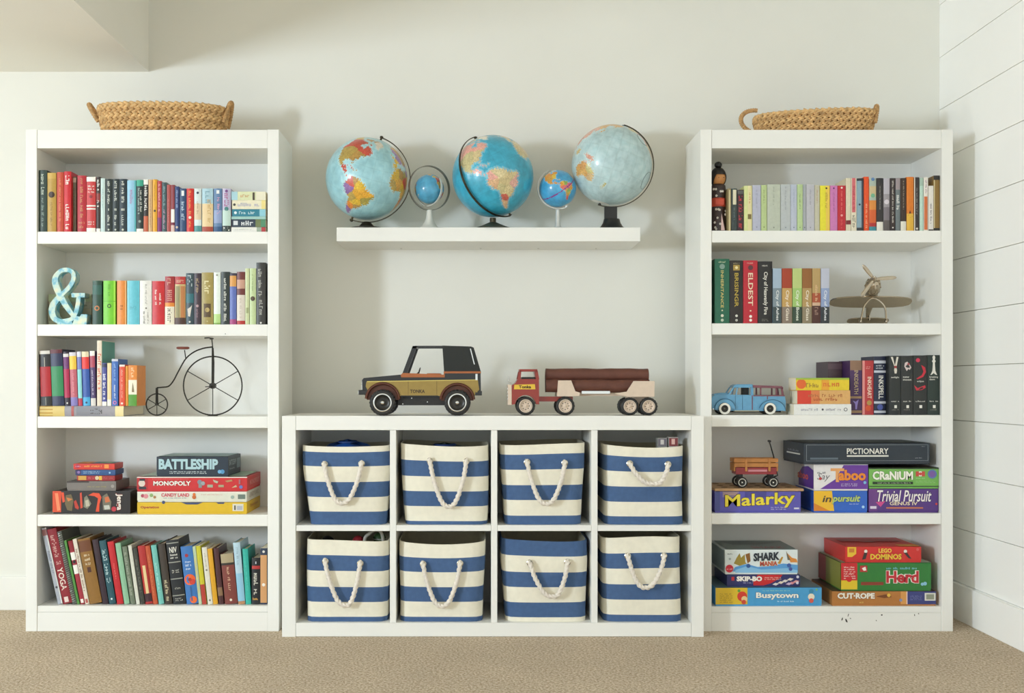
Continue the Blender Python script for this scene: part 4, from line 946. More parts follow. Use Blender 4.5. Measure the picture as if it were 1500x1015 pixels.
z = game_box(1062, 1168.5, z, hp(36.5, y), y, 0.235, '#dbe3e2', 'white Shark Mania box on the Skip-Bo box', [
    ('poly', 'F', [(.1, .95), (.14, .75), (.3, .62), (.45, .75), (.6, .72), (.8, .6), (1, .66), (1, .98)], '#5a9cd4'), ('poly', 'F', [(.14, .88), (.3, .72), (.5, .86), (.85, .8), (1, .9), (1, 1), (.14, 1)], '#86bce0'),
    ('poly', 'F', [(.12, .6), (.16, .35), (.2, .15), (.22, .35), (.27, .2), (.28, .55), (.3, .6), (.2, .7)], '#9a8434'), ('poly', 'F', [(.28, .2), (.34, .14), (.35, .5), (.31, .6)], '#8a5a24'), ('poly', 'F', [(.84, .1), (.92, .35), (.98, .4), (1, .55), (.9, .55)], '#d98a3c'), ('poly', 'F', [(.84, .05), (.9, .45), (.86, .45)], '#6d6450'),
    ('poly', 'F', [(.72, .6), (.78, .3), (.8, .32), (.76, .62)], '#b88a34'), ('circ', 'F', .88, .68, .09, '#3a5aa4'), ('circ', 'F', .32, .7, .09, '#2d5a9c'), ('circ', 'F', .9, .84, .08, '#4a5aa4'),
    ('text', 'F', .39, .12, .75, .48, 'SHARK', '#28303a', {'bold': .05, 'rise': .18}), ('text', 'F', .48, .5, .72, .7, 'MANIA', '#b83a34', {'bold': .04, 'sh': '#e9d9a4', 'rise': .1}), ('circ', 'F', .06, .82, .17, '#d0283c'), ('scr', 'F', .02, .8, .1, .88, '#f0c4c4'),
    ('scr', 'F', .03, .14, .1, .22, '#3d4650', 1), ('circ', 'F', .065, .4, .05, '#9aa8a8'), ('rect', 'T', .02, .05, .98, .98, '#6d7d7c'), ('poly', 'T', [(.1, .2), (.5, .1), (.9, .3), (.6, .5), (.2, .55)], '#4a5856'), ('text', 'T', .4, .72, .85, .92, 'SHARK', '#8a3a3c'), ('rect', 'L', .05, .05, .95, .95, '#7c8e92')], group=G)
y = 0.014
z = game_box(1219, 1371, RZ[4], hp(21.5, y), y, 0.255, '#b4763a', 'brown and blue Cut the Rope box lowest under the Herd box', [
    ('rect', 'F', .72, 0, 1, 1, '#3c437e'), ('rect', 'F', .715, 0, .725, 1, '#e6c8c0'), ('rect', 'F', .66, 0, .715, 1, '#d99a52'), ('text', 'F', .05, .12, .41, .58, 'CUT·ROPE', '#efe9dc', {'bold': .05, 'sh': '#5a3416', 'ow': .025}), ('poly', 'F', [(.42, .4), (.5, .25), (.56, .2), (.57, .45), (.5, .52)], '#7a4420'), ('circ', 'F', .545, .3, .14, '#e0b84a'),
    ('scr', 'F', .26, .76, .3, .95, '#e6c46a'), ('circ', 'F', .66, .68, .12, '#8a90b4'), ('scr', 'F', .75, .3, .86, .7, '#8088c0', 3), ('rect', 'F', .89, .12, .995, .72, '#dcdad0'), ('rect', 'F', .905, .22, .98, .62, '#8f9480'), ('rect', 'T', 0, 0, 1, 1, '#4c3a30')], group=G)
z = game_box(1232, 1364, z, hp(41.5, y), y, 0.265, '#2f7a34', 'green Herd box with red and yellow end under the Lego box', [
    ('rect', 'F', 0, 0, .18, 1, '#c9242c'), ('rect', 'F', 0, .66, .18, 1, '#e0c02c'), ('scr', 'F', .03, .12, .16, .62, '#f0d8cc', 6), ('circ', 'F', .09, .62, .1, '#c9242c'), ('rect', 'F', .21, .1, .29, .34, '#b83034'), ('poly', 'F', [(.23, .2), (.27, .14), (.28, .28), (.25, .3)], '#efe6dc'), ('rect', 'F', .22, .72, .47, .84, '#8a3a2a'),
    ('scr', 'F', .5, .14, .84, .26, '#7cc4d4', 1), ('text', 'F', .5, .3, .86, .76, 'Herd', '#c02a34', {'bold': .035, 'sh': '#f2e6dc', 'ow': .05}), ('circ', 'F', .93, .78, .07, '#8cc0d8'), ('circ', 'F', .9, .8, .06, '#8cc0d8'), ('rect', 'L', .0, .0, .35, 1, '#9a2a34'), ('rect', 'L', .35, 0, 1, 1, '#8a8a3a'), ('rect', 'T', 0, 0, 1, 1, '#9ab49a')], group=G)
z = game_box(1238, 1349.5, z, hp(23.5, y), y, 0.25, '#cf2f2a', 'red Lego Dominos box topmost of the lowest game stack', [
    ('poly', 'F', [(.03, .02), (.145, .02), (.145, .5), (.09, .72), (.03, .72)], '#e6bb34'), ('rect', 'F', .05, .12, .12, .4, '#c97a2c'), ('text', 'F', .44, .12, .61, .42, 'LEGO', '#ecd24a', {'bold': .03}), ('text', 'F', .33, .5, .74, .9, 'DOMINOS', '#ecc23c', {'bold': .04, 'sh': '#8a1a16', 'ow': .02}),
    ('circ', 'F', .27, .32, .12, '#e6ddd0'), ('poly', 'F', [(.22, .92), (.25, .42), (.29, .42), (.27, .85)], '#3d3230'), ('circ', 'F', .79, .32, .12, '#e6ddd0'), ('poly', 'F', [(.77, .42), (.81, .4), (.87, .85), (.83, .8)], '#3d3230'), ('circ', 'F', .95, .2, .1, '#d9605c'), ('rect', 'T', .72, .78, .99, .99, '#c98a2c'), ('circ', 'T', .45, .4, .16, '#7a6a5c'), ('rect', 'T', .1, .2, .9, .5, '#a82a26')], group=G)

# ------------------------------------------------------------------ ampersand
def ampersand():
    y0 = 0.022; dp = 0.045
    base = 474.6
    s = S(y0)
    zb = LZ[1]
    def L(p): return ((p[0] - 98) * s, (base - p[1]) * s)
    m = bpy.data.materials.new('mottled_teal_paper'); m.use_nodes = True
    nt = m.node_tree; b = nt.nodes['Principled BSDF']; tc = nt.nodes.new('ShaderNodeTexCoord')
    n = nt.nodes.new('ShaderNodeTexNoise'); n.inputs['Scale'].default_value = 34; n.inputs['Detail'].default_value = 5
    nt.links.new(tc.outputs['Object'], n.inputs['Vector'])
    r = nt.nodes.new('ShaderNodeValToRGB'); e = r.color_ramp.elements
    e[0].position = 0.36; e[0].color = lin('#6fb4be'); e[1].position = 0.66; e[1].color = lin('#e2e0c4')
    k = e.new(0.5); k.color = lin('#bfdcd4'); k = e.new(0.44); k.color = lin('#8cc0d2')
    nt.links.new(n.outputs['Fac'], r.inputs['Fac']); nt.links.new(r.outputs['Color'], b.inputs['Base Color'])
    b.inputs['Roughness'].default_value = 0.55
    root = empty('ampersand_ornament', (X(98, y0), y0, zb + 0.0004))
    tag(root, 'mottled teal and cream ampersand letter standing on the shelf', 'ornament')
    path = [(115, 434), (113.5, 446), (110, 459), (103, 468), (92, 470.5), (81, 467), (76.3, 458), (77, 447), (83, 438), (92, 429), (101, 420), (107, 409), (106.5, 399), (99, 394.5), (89, 396), (82, 403), (80.5, 412), (84, 424), (91, 438), (99, 451), (108, 462), (116, 468.5)]
    pts = [L(p) for p in smooth_path([(p[0], p[1], 0) for p in path], 5)]
    pts = [(p[0], p[1]) for p in pts]
    n_ = len(pts)
    wid = []
    for i in range(n_):
        t = i / (n_ - 1)
        wid.append((6.2 + 3.0 * max(0, math.cos(2 * PI * (t * 2 - .62)))) * s / 2)
    mb = MB(); vs = []; fs = []
    for i, p in enumerate(pts):
        a = pts[max(i - 1, 0)]; c = pts[min(i + 1, n_ - 1)]
        dx, dz = c[0] - a[0], c[1] - a[1]; ll = math.hypot(dx, dz) or 1
        nx, nz = -dz / ll * wid[i], dx / ll * wid[i]
        oy = 0.0008 * math.sin(i * .37)
        vs += [(p[0] + nx, oy, p[1] + nz), (p[0] - nx, oy, p[1] - nz), (p[0] - nx, dp, p[1] - nz), (p[0] + nx, dp, p[1] + nz)]
    for i in range(n_ - 1):
        for q in range(4):
            w = (q + 1) % 4
            fs.append((i * 4 + q, i * 4 + w, i * 4 + 4 + w, i * 4 + 4 + q))
    fs += [(3, 2, 1, 0), tuple(range(n_ * 4 - 4, n_ * 4))]
    mb.add(vs, fs)
    mb.build('loop_stroke', m, root)
    MB().prism([L(p) for p in ((104.5, 428.5), (124.5, 428.5), (124, 434.8), (105, 434.8))], -0.0005, dp).build('serif', m, root)
    MB().prism([L(p) for p in ((106, 474.6), (110, 462), (117, 463), (119, 459.5), (128, 459.8), (126.5, 474.6))], -0.0008, dp).build('foot', m, root)
    MB().prism([L(p) for p in ((82, 468), (96, 466), (104, 464), (106, 474.6), (84, 474.6))], 0.0009, dp - 0.001).build('base', m, root)
ampersand()
# ------------------------------------------------------------------ globes
LAND = {
 'NA': [(-168,66),(-156,71),(-140,70),(-125,70),(-110,68),(-95,69),(-85,69),(-82,66),(-94,60),(-93,57),(-82,55),(-79,52),(-77,57),(-77,62),(-70,61),(-64,59),(-56,52),(-60,47),(-66,44),(-70,42),(-74,40),(-76,35),(-81,31),(-80,26),(-82,29),(-90,30),(-97,27),(-97,21),(-91,18.5),(-87,21.5),(-88,16),(-83,15),(-83,10),(-78,9),(-80,7.5),(-86,11),(-94,16),(-105,20),(-110,25),(-114,31),(-117,33),(-124,40),(-124,48),(-132,56),(-145,60),(-155,58),(-163,60)],
 'AI': [(-120,72),(-105,73),(-90,74),(-80,73),(-68,68),(-63,66),(-75,64),(-72,70),(-85,76),(-75,80),(-90,82),(-110,78),(-122,75)],
 'GR': [(-73,78),(-60,82),(-30,83),(-18,79),(-22,70),(-40,65),(-44,60),(-52,65),(-55,70)],
 'CU': [(-85,22),(-80,23),(-74,20),(-77,20),(-82,22)], 'HI': [(-74,20),(-69,19.8),(-68.5,18.4),(-74,18.2)],
 'SA': [(-77,8),(-72,12),(-62,10.5),(-51,4),(-50,0),(-44,-2.5),(-35,-6),(-35,-9),(-39,-14),(-39,-20),(-42,-23),(-48,-26),(-49,-29),(-54,-34),(-58,-36),(-62,-39),(-65,-43),(-66,-48),(-69,-52),(-68,-55),(-74,-52),(-75,-46),(-73,-38),(-71,-30),(-70,-20),(-76,-14),(-81,-6),(-80,-1),(-77,4)],
 'AF': [(-17,15),(-16,21),(-13,28),(-6,35),(10,37),(11,33),(20,31),(32,31),(35,27),(38,18),(43,11),(51,12),(47,4),(41,-2),(39,-8),(41,-16),(35,-21),(33,-27),(27,-34),(19,-35),(15,-27),(12,-17),(13,-8),(9,0),(9,4),(4,6),(-5,5),(-8,4),(-13,9)],
 'AU': [(114,-22),(114,-34),(118,-35),(126,-32),(132,-32),(138,-35),(141,-38.5),(147,-39),(150,-37),(153,-31),(153,-26),(146,-19),(143,-11),(141,-17),(136,-12),(131,-12),(125,-15)],
 'NG': [(131,-1),(141,-3),(147,-6),(150,-10),(143,-9),(138,-8)], 'NZ': [(173,-35),(178,-38),(174,-42),(170,-46),(167,-45),(173,-41)],
 'EA': [(-9,37),(-9,43),(-2,43.5),(-4,48),(2,51),(8,54),(10,57),(8,58),(5,61),(14,68),(25,71),(40,67),(55,69),(68,69),(80,73),(105,77),(130,72),(160,70),(178,68),(180,65),(170,60),(162,57),(156,51),(155,59),(140,57),(137,54),(141,48),(131,43),(127,35),(122,40),(118,38),(122,31),(117,24),(108,21),(106,10),(100,13),(104,2),(98,8),(94,17),(88,22),(80,15),(77,8),(72,20),(61,25),(56,27),(59,22),(45,13),(35,28),(36,36),(27,37),(23,38),(19,42),(13,45),(18,40),(12,42),(3,43),(-1,37)],
 'UK': [(-5,50),(1,51),(0,53),(-2,57),(-6,58),(-3,54)], 'BO': [(109,1),(114,5),(119,5),(117,-3),(110,-3)], 'SU': [(95,5),(103,-2),(106,-6),(101,-3)], 'JP': [(130,32),(136,35),(141,41),(145,44),(140,36)], 'MA': [(44,-16),(50,-14),(47,-25),(44,-24)],
}
SEEDS = [(-100,60,0),(-75,55,0),(-120,55,0),(-152,64,2),(-100,40,6),(-80,38,1),(-102,23,6),(-88,14,0),(-73,4,0),(-66,8,1),(-59,5,2),(-50,-8,4),(-45,-18,3),(-58,-12,4),(-75,-8,5),(-64,-17,6),(-58,-23,2),(-65,-35,7),(-71,-40,5),(-56,-33,1),
         (-5,30,2),(2,14,4),(10,28,1),(20,28,3),(30,28,5),(-10,10,6),(10,8,2),(20,15,0),(30,15,4),(40,8,2),(15,-2,4),(25,-4,3),(35,-4,1),(17,-13,7),(28,-14,5),(25,-22,2),(25,-30,4),(120,-26,7),(130,-20,3),(134,-28,4),(145,-22,2),(147,-33,6),
         (0,45,2),(15,50,5),(30,50,1),(60,60,4),(100,60,4),(140,60,4),(90,40,3),(110,33,0),(78,22,6),(45,25,7),(55,33,1),(100,17,5),(140,-5,0),(172,-42,2),(115,1,1),(-40,72,8),(-90,77,1)]
def pip(poly, lon, lat):
    ins = np.zeros(lon.shape, bool); n = len(poly)
    for i in range(n):
        x0, y0 = poly[i]; x1, y1 = poly[(i + 1) % n]
        c = ((y0 > lat) != (y1 > lat))
        with np.errstate(divide='ignore', invalid='ignore'):
            xx = (x1 - x0) * (lat - y0) / ((y1 - y0) if y1 != y0 else 1e-9) + x0
        ins ^= c & (lon < xx)
    return ins

GMAT = attr_mat('globe_map', 0.32, 0.5)
def globe_ball(parent, R, nlon, nlat, ocean, pal, centre, lat0, lon0, roll, line=None, rough=0.3):
    lon = (np.arange(nlon) / nlon * 360 - 180); lat = 90 - np.arange(nlat + 1) / nlat * 180
    vs = []
    for la in lat:
        cl, sl = math.cos(math.radians(la)), math.sin(math.radians(la))
        for lo in lon:
            a = math.radians(lo); vs.append((R * cl * math.sin(a), -R * cl * math.cos(a), R * sl))
    fs = []
    for i in range(nlat):
        for j in range(nlon):
            k = (j + 1) % nlon
            fs.append((i * nlon + j, (i + 1) * nlon + j, (i + 1) * nlon + k, i * nlon + k))
    me = bpy.data.meshes.new('globe_ball'); me.from_pydata(vs, [], fs)
    LO, LA = np.meshgrid(lon + 180 / nlon, lat[:-1] - 90 / nlat)
    rr = np.random.RandomState(3)
    jl = LO + 1.2 * np.sin(LA * 1.7) + rr.normal(0, .5, LO.shape); ja = LA + 1.0 * np.sin(LO * 1.9) + rr.normal(0, .5, LO.shape)
    oc = np.array(lin(ocean)[:3]); pl = np.array([lin(c)[:3] for c in pal])
    col = np.ones(LO.shape + (3,)) * oc
    shade = 1 + 0.10 * np.sin(LO * .09 + 1) * np.cos(LA * .11) + 0.05 * np.sin(LO * .31) * np.sin(LA * .27)
    col *= shade[..., None]
    land = np.zeros(LO.shape, bool); near = np.zeros(LO.shape, bool)
    for k, p in LAND.items():
        land |= pip(p, jl, ja)
    sd = np.array(SEEDS, float)
    dl = (LO[..., None] - sd[:, 0]); dl = (dl + 180) % 360 - 180
    dist = (dl * np.cos(np.radians(LA))[..., None]) ** 2 + (LA[..., None] - sd[:, 1]) ** 2 + 22 * np.sin(LO * .5 + LA * .4)[..., None]
    idx = sd[dist.argmin(-1), 2].astype(int)
    # pale shallow water round the coasts
    g = land.copy()
    for _ in range(max(1, nlat // 60)):
        g = g | np.roll(g, 1, 1) | np.roll(g, -1, 1) | np.roll(g, 1, 0) | np.roll(g, -1, 0)
    col[g & ~land] = col[g & ~land] * .8 + .2 * np.array((.75, .8, .72))
    col[land] = pl[idx[land] % len(pl)]
    col[land] *= (1 + rr.normal(0, .10, LO.shape))[land][:, None]
    col[LA < -76] = lin('#e8e6dc')[:3]
    grid = ((np.abs((LO + 7.5) % 15 - 7.5) < 180 / nlon) | (np.abs((LA + 7.5) % 15 - 7.5) < 90 / nlat)) & ~land
    col[grid] *= .93
    if line is not None: col[np.abs(LA - 18 * np.sin(np.radians(LO + 20))) < 1.6] = lin(line)[:3]
    col = np.clip(col, 0, 1).reshape(-1, 3)
    at = me.color_attributes.new('map_colour', 'FLOAT_COLOR', 'CORNER')
    c4 = np.ones((len(me.loops), 4), np.float32)
    c4[:, :3] = np.repeat(col, 4, axis=0)[:len(me.loops)]
    at.data.foreach_set('color', c4.ravel())
    me.materials.append(GMAT); me.shade_smooth(); me.update()
    o = bpy.data.objects.new('globe_ball', me); COL.objects.link(o); o.parent = parent
    M = Matrix.Translation(centre) @ Matrix.Rotation(math.radians(roll), 4, 'Y') @ Matrix.Rotation(math.radians(lat0), 4, 'X') @ Matrix.Rotation(math.radians(-lon0), 4, 'Z')
    o.matrix_local = M
    return o

def arm_band(parent, name, c, R, a0, a1, roll, turn, w, th, m, n=40):
    """flat meridian band: arc about centre c, from axis angle a0 to a1 (0 = north, clockwise), rolled in the picture plane and turned about the axis"""
    mb = MB(); vs = []; fs = []
    for i in range(n + 1):
        a = math.radians(a0 + (a1 - a0) * i / n)
        for r, yy in ((R, -w), (R + th, -w), (R + th, w), (R, w)):
            vs.append((r * math.sin(a), yy, r * math.cos(a)))
    for i in range(n):
        for q in range(4):
            k = (q + 1) % 4; fs.append((i * 4 + q, i * 4 + k, i * 4 + 4 + k, i * 4 + 4 + q))
    fs += [(3, 2, 1, 0), tuple(range(n * 4, n * 4 + 4))]
    M = Matrix.Translation(c) @ Matrix.Rotation(math.radians(roll), 4, 'Y') @ Matrix.Rotation(math.radians(turn), 4, 'Z')
    mb.add(vs, fs, 0, M)
    return mb.build(name, m, parent, smooth=True, angle=40)

GYC = 0.205
BRONZE = mat('#4a4334', 0.3, 0.85, var=0.05, name='dark_bronze'); STEEL = mat('#9a9a92', 0.25, 0.9, var=0.03, name='brushed_steel')
BLACKP = mat('#1b1a18', 0.35, var=0.03, name='black_plastic'); SILVER = mat('#d2d4d2', 0.3, 0.35, var=0.03, name='silver_paint'); BROWNM = mat('#3b3225', 0.4, 0.4, var=0.05, name='brown_metal')
WHITEM = mat('#dcdcd4', 0.35, 0.1, var=0.02, name='white_metal')
GG = 'globes on the floating shelf'
def gl(px, label):
    o = empty('desk_globe', (X(px, GYC), GYC, fz + 0.0003)); tag(o, label, 'globe', GG); return o
def gz(py): return Z(py, GYC) - fz
def axis_pin(parent, c, R, roll, m, ext=0.010, r=0.004, north=True, south=True):
    M = Matrix.Translation(c) @ Matrix.Rotation(math.radians(roll), 4, 'Y')
    for ok, s in ((north, 1), (south, -1)):
        if ok: MB().lathe([(r, 0), (r, ext * .5), (r * 1.6, ext * .5), (r * 1.6, ext * .8), (r * .7, ext)], 12).build('axis_pin', m, parent) if False else None
        if ok:
            mb = MB(); mb.lathe([(r, R - .004), (r, R + ext * .6), (r * 1.7, R + ext * .6), (r * 1.7, R + ext), (0, R + ext * 1.25)], 12, 0, M @ (Matrix.Identity(4) if s > 0 else Matrix.Rotation(PI, 4, 'X')))
            mb.build('axis_pin', m, parent, smooth=True)
sg = S(GYC)
P1 = ['#d26a3a', '#b7a040', '#d8b83c', '#c9843a', '#d9a02c', '#9a70a0', '#c97a5a', '#d87a34', '#d9d0c0']
PN = ['#c4503e', '#b08a48', '#d9b23a', '#a89a4a', '#dda63a', '#8f6aa4', '#b59a50', '#e08a34', '#d6cfc0']
# big pale globe, arm right
g = gl(537, 'large pale blue globe with South America facing and bronze arm'); c = (0, 0, gz(262)); R = 59.5 * sg
globe_ball(g, R, 260, 130, '#9dced8', PN, c, 22, -61, 20)
arm_band(g, 'meridian_arm', c, R + .010, 0, 180, 20, 0, .005, .003, BRONZE)
axis_pin(g, c, R, 20, BRONZE, ext=.016)
MB().lathe([(.072, 0), (.072, .003), (.062, .006), (.03, .012), (.014, max(.013, c[2] - R - .010))], 32).build('base', BROWNM, g, smooth=True)
# little globe in gimbal ring
g = gl(629, 'tiny blue globe inside a tilted grey ring on white foot'); c = (0, 0, gz(275.5)); R = 21.5 * sg
globe_ball(g, R, 120, 60, '#4f9fc4', PN, (0, 0, c[2] - .004), 10, -150, 25)
def ring(parent, name, c, Rr, w, th, m, rx, ry, rz, a0=0, a1=360):
    mb = MB(); n = 56; vs = []; fs = []
    cl = (a1 - a0) >= 360
    cnt = n if cl else n + 1
    for i in range(cnt):
        a = math.radians(a0 + (a1 - a0) * i / n)
        for r, yy in ((Rr, -w), (Rr + th, -w), (Rr + th, w), (Rr, w)): vs.append((r * math.sin(a), yy, r * math.cos(a)))
    for i in range(n):
        j = (i + 1) % cnt
        for q in range(4):
            k = (q + 1) % 4; fs.append((i * 4 + q, i * 4 + k, j * 4 + k, j * 4 + q))
    M = Matrix.Translation(c) @ Matrix.Rotation(math.radians(rz), 4, 'Z') @ Matrix.Rotation(math.radians(ry), 4, 'Y') @ Matrix.Rotation(math.radians(rx), 4, 'X')
    mb.add(vs, fs, 0, M); return mb.build(name, m, parent, smooth=True, angle=40)
ring(g, 'outer_ring', c, 31.5 * sg, .006, .0035, mat('#85847a', .35, .5, var=0), 0, 0, 28)
ring(g, 'meridian_arm', (0, 0, c[2] - .003), 24.5 * sg, .004, .0025, WHITEM, 0, 0, -42, 60, 300)
zb = c[2] - 31.5 * sg - .002
MB().lathe([(.048, 0), (.046, .003), (.03, .012), (.018, .03), (.013, .045), (.010, zb)], 28).build('base', WHITEM, g, smooth=True)
# big turquoise globe, arm across the front left
g = gl(722, 'large turquoise globe tilted left with dark arm across its face'); c = (0, 0, gz(258.5)); R = 59.5 * sg
PT = ['#e0a394', '#cdb98a', '#d3c292', '#dba898', '#c9b684', '#d8b088', '#c4b888', '#cf6a5a', '#e0d8c4']
globe_ball(g, R, 260, 130, '#3aa6c4', PT, c, 11, -66, -24)
arm_band(g, 'meridian_arm', c, R + .008, 0, -180, -24, 45, .004, .003, BRONZE)
axis_pin(g, c, R, -24, BRONZE, ext=.008)
MB().lathe([(.080, 0), (.079, .002), (.045, .014), (.014, .028)], 32).build('base', mat('#57584a', .4, .5, var=.05), g)
MB().lathe([(.012, 0), (.012, .02)], 12).build('base_stem', BRONZE, g, loc=(0, 0, c[2] - R - .024))
# small globe on silver stand
g = gl(817, 'small sky blue globe with pink South America on silver stand'); c = (0, 0, gz(276.5)); R = 27 * sg
PS = ['#d8902c', '#d9b84a', '#8fae5a', '#e0a03a', '#dd6a80', '#d9685a', '#cf9a4a', '#c9a040', '#e6e2d8']
globe_ball(g, R, 160, 80, '#4aa6d6', PS, c, 3, -82, -26, line='#8a3a8c')
arm_band(g, 'meridian_arm', c, R + .006, 0, -180, -26, 8, .005, .003, SILVER)
axis_pin(g, c, R, -26, SILVER, ext=.008, r=.005, north=False)
zb = c[2] - R - .006
MB().lathe([(.038, 0), (.038, .004), (.03, .006), (.014, .010), (.010, .02), (.008, zb - .006), (.012, zb)], 28).build('base', SILVER, g, smooth=True)
# big pale pacific globe
g = gl(896, 'large pale grey-blue globe with Australia facing on black foot'); c = (0, 0, gz(242)); R = 58.5 * sg
globe_ball(g, R, 260, 130, '#b3cdd0', ['#d9a08a', '#c9b070', '#c3b878', '#cf9a5c', '#d8a860', '#c98a7a', '#d0b080', '#d6a45a', '#e6e2d8'], c, 3, 180, 17)
arm_band(g, 'meridian_arm', c, R + .006, 0, 182, 17, 0, .005, .0032, BRONZE)
axis_pin(g, c, R, 17, BLACKP, ext=.006)
zb = c[2] - R - .009
MB().lathe([(.056, 0), (.052, .004), (.042, .012), (.034, .025), (.030, .040)], 28).build('base', BLACKP, g, smooth=True)
MB().box(-.028, .02, -.008, .008, .036, zb + .002).build('base_bracket', BLACKP, g)
# printed ocean rings on the grey globe are flat outlines on the ball
for dx, dz, ra in ((.70, .54, 10), (.82, -.46, 13)):
    d3 = Vector((dx, -math.sqrt(1 - dx * dx - dz * dz), dz)); e1 = d3.orthogonal().normalized(); e2 = d3.cross(e1)
    ca, sa = math.cos(math.radians(ra)), math.sin(math.radians(ra))
    pts = [Vector(c) + (d3 * ca + (e1 * math.cos(2 * PI * i / 40) + e2 * math.sin(2 * PI * i / 40)) * sa) * (R + .0003) for i in range(40)]
    MB().tube(pts, .0009, 5, closed=True).build('printed_ring', pmat('#6f8084'), g)

# ------------------------------------------------------------------ seagrass baskets
SEA = mat('#d3ac76', 0.75, var=0.28, scale=70, bump=0.4, bscale=260, name='seagrass')
SEA2 = mat('#c09865', 0.75, var=0.28, scale=70, bump=0.4, bscale=260, name='seagrass_dark')
def basket(label, px, y, a, b, h, rot, leans, group):
    root = empty('seagrass_basket', (X(px, y), y, TZ + 0.0055), (0, 0, rot))
    tag(root, label, 'basket', group)
    rows = 6
    def sup(t, ka, kb):
        c, s = math.cos(t), math.sin(t); n = 2.6
        r = (abs(c) ** n + abs(s) ** n) ** (-1 / n)
        return ka * r * c, kb * r * s
    kn = MB(); kn.ellipsoid((0, 0, 0), (1, 1, 1), 7, 5)
    for i in range(rows):
        f = (i + .5) / rows
        k = 0.90 + 0.10 * f ** .7
        z = h * (i + .5) / rows
        n = 52
        mb = MB()
        # equal steps round the outline
        fine = [sup(2 * PI * q / 720, a * k, b * k) for q in range(720)]
        acc = [0]
        for q in range(720):
            p, w = fine[q], fine[(q + 1) % 720]; acc.append(acc[-1] + math.hypot(w[0] - p[0], w[1] - p[1]))
        Lr = acc[-1]; q = 0
        for j in range(n):
            tgt = Lr * (j + .5 * (i % 2)) / n
            q = 0
            while acc[q + 1] < tgt: q += 1
            p = fine[q]; w = fine[(q + 1) % 720]
            ang = math.atan2(w[1] - p[1], w[0] - p[0])
            for sgn in (1, -1):
                M = Matrix.Translation((p[0], p[1], z + sgn * h / rows * .24)) @ Matrix.Rotation(ang, 4, 'Z') @ Matrix.Rotation(sgn * 0.5 + rng.uniform(-.12, .12), 4, 'Y') @ Matrix.Diagonal((Lr / n * .78, .0062, h / rows * .37, 1))
                mb.add(kn.v, kn.f, 0, M)
        o = mb.build('braid_row', SEA if i % 2 else SEA2, root, smooth=True, angle=180)
        o['kind'] = 'stuff'
    n = 64
    vs = []; fs = []
    for z, k in ((0.001, .86), (h * .96, .97), (h * .96, .95), (.006, .84)):
        vs += [sup(2 * PI * q / n, a * k, b * k) + (z,) for q in range(n)]
    for r in range(3):
        for q in range(n):
            w = (q + 1) % n; fs.append((r * n + q, r * n + w, (r + 1) * n + w, (r + 1) * n + q))
    fs.append(tuple(range(n))[::-1]); fs.append(tuple(range(3 * n, 4 * n)))
    MB().add(vs, fs).build('liner', mat('#9a7040', .9, var=.2), root)
    MB().tube([sup(2 * PI * q / n, a * .985, b * .985) + (h * .985 + .003 * math.cos(2 * q * 2 * PI / n),) for q in range(n)], .0052, 7, closed=True).build('rim', SEA, root, smooth=True)
    for sx, (lean, hh, hw, z0) in zip((-1, 1), leans):
        pts = []
        flat = lean > .5 and rot < -.1
        for q in range(25):
            t = PI * q / 24
            u = hw * math.cos(t); v = hh * math.sin(t)
            if flat: pts.append((sx * (a * .93 + .062 * math.sin(t)), -.03 - .012 * math.cos(t), .058 + .048 * math.cos(t + .25) * (-1)))
            else: pts.append((sx * (a * .965 + v * math.sin(lean)), u, z0 + v * math.cos(lean)))
        mb = MB(); mb.tube(pts, .0075, 9)
        # wrapping turns
        for q in range(1, 24):
            d = (Vector(pts[q + 1]) - Vector(pts[q - 1])).normalized()
            e = d.orthogonal().normalized(); g2 = d.cross(e)
            mb.tube([Vector(pts[q]) + (e * math.cos(2 * PI * w / 8) + g2 * math.sin(2 * PI * w / 8)) * .0078 for w in range(8)], .0018, 4, closed=True)
        mb.build('handle', SEA2, root, smooth=True)
GBK = 'seagrass baskets on top of the bookcases'
basket('oval seagrass basket on the bookcase that holds the ampersand', 240, 0.15, 93 * S(.15), .125, 39 * S(.15), 0.05, ((.55, .085, .045, .045), (.25, .088, .05, .045)), GBK)
basket('oval seagrass basket on the bookcase beside the plank wall', 1192, 0.145, 86 * S(.145), .12, 29 * S(.145), -0.22, ((.55, .085, .05, .022), (.15, .072, .05, .03)), GBK)
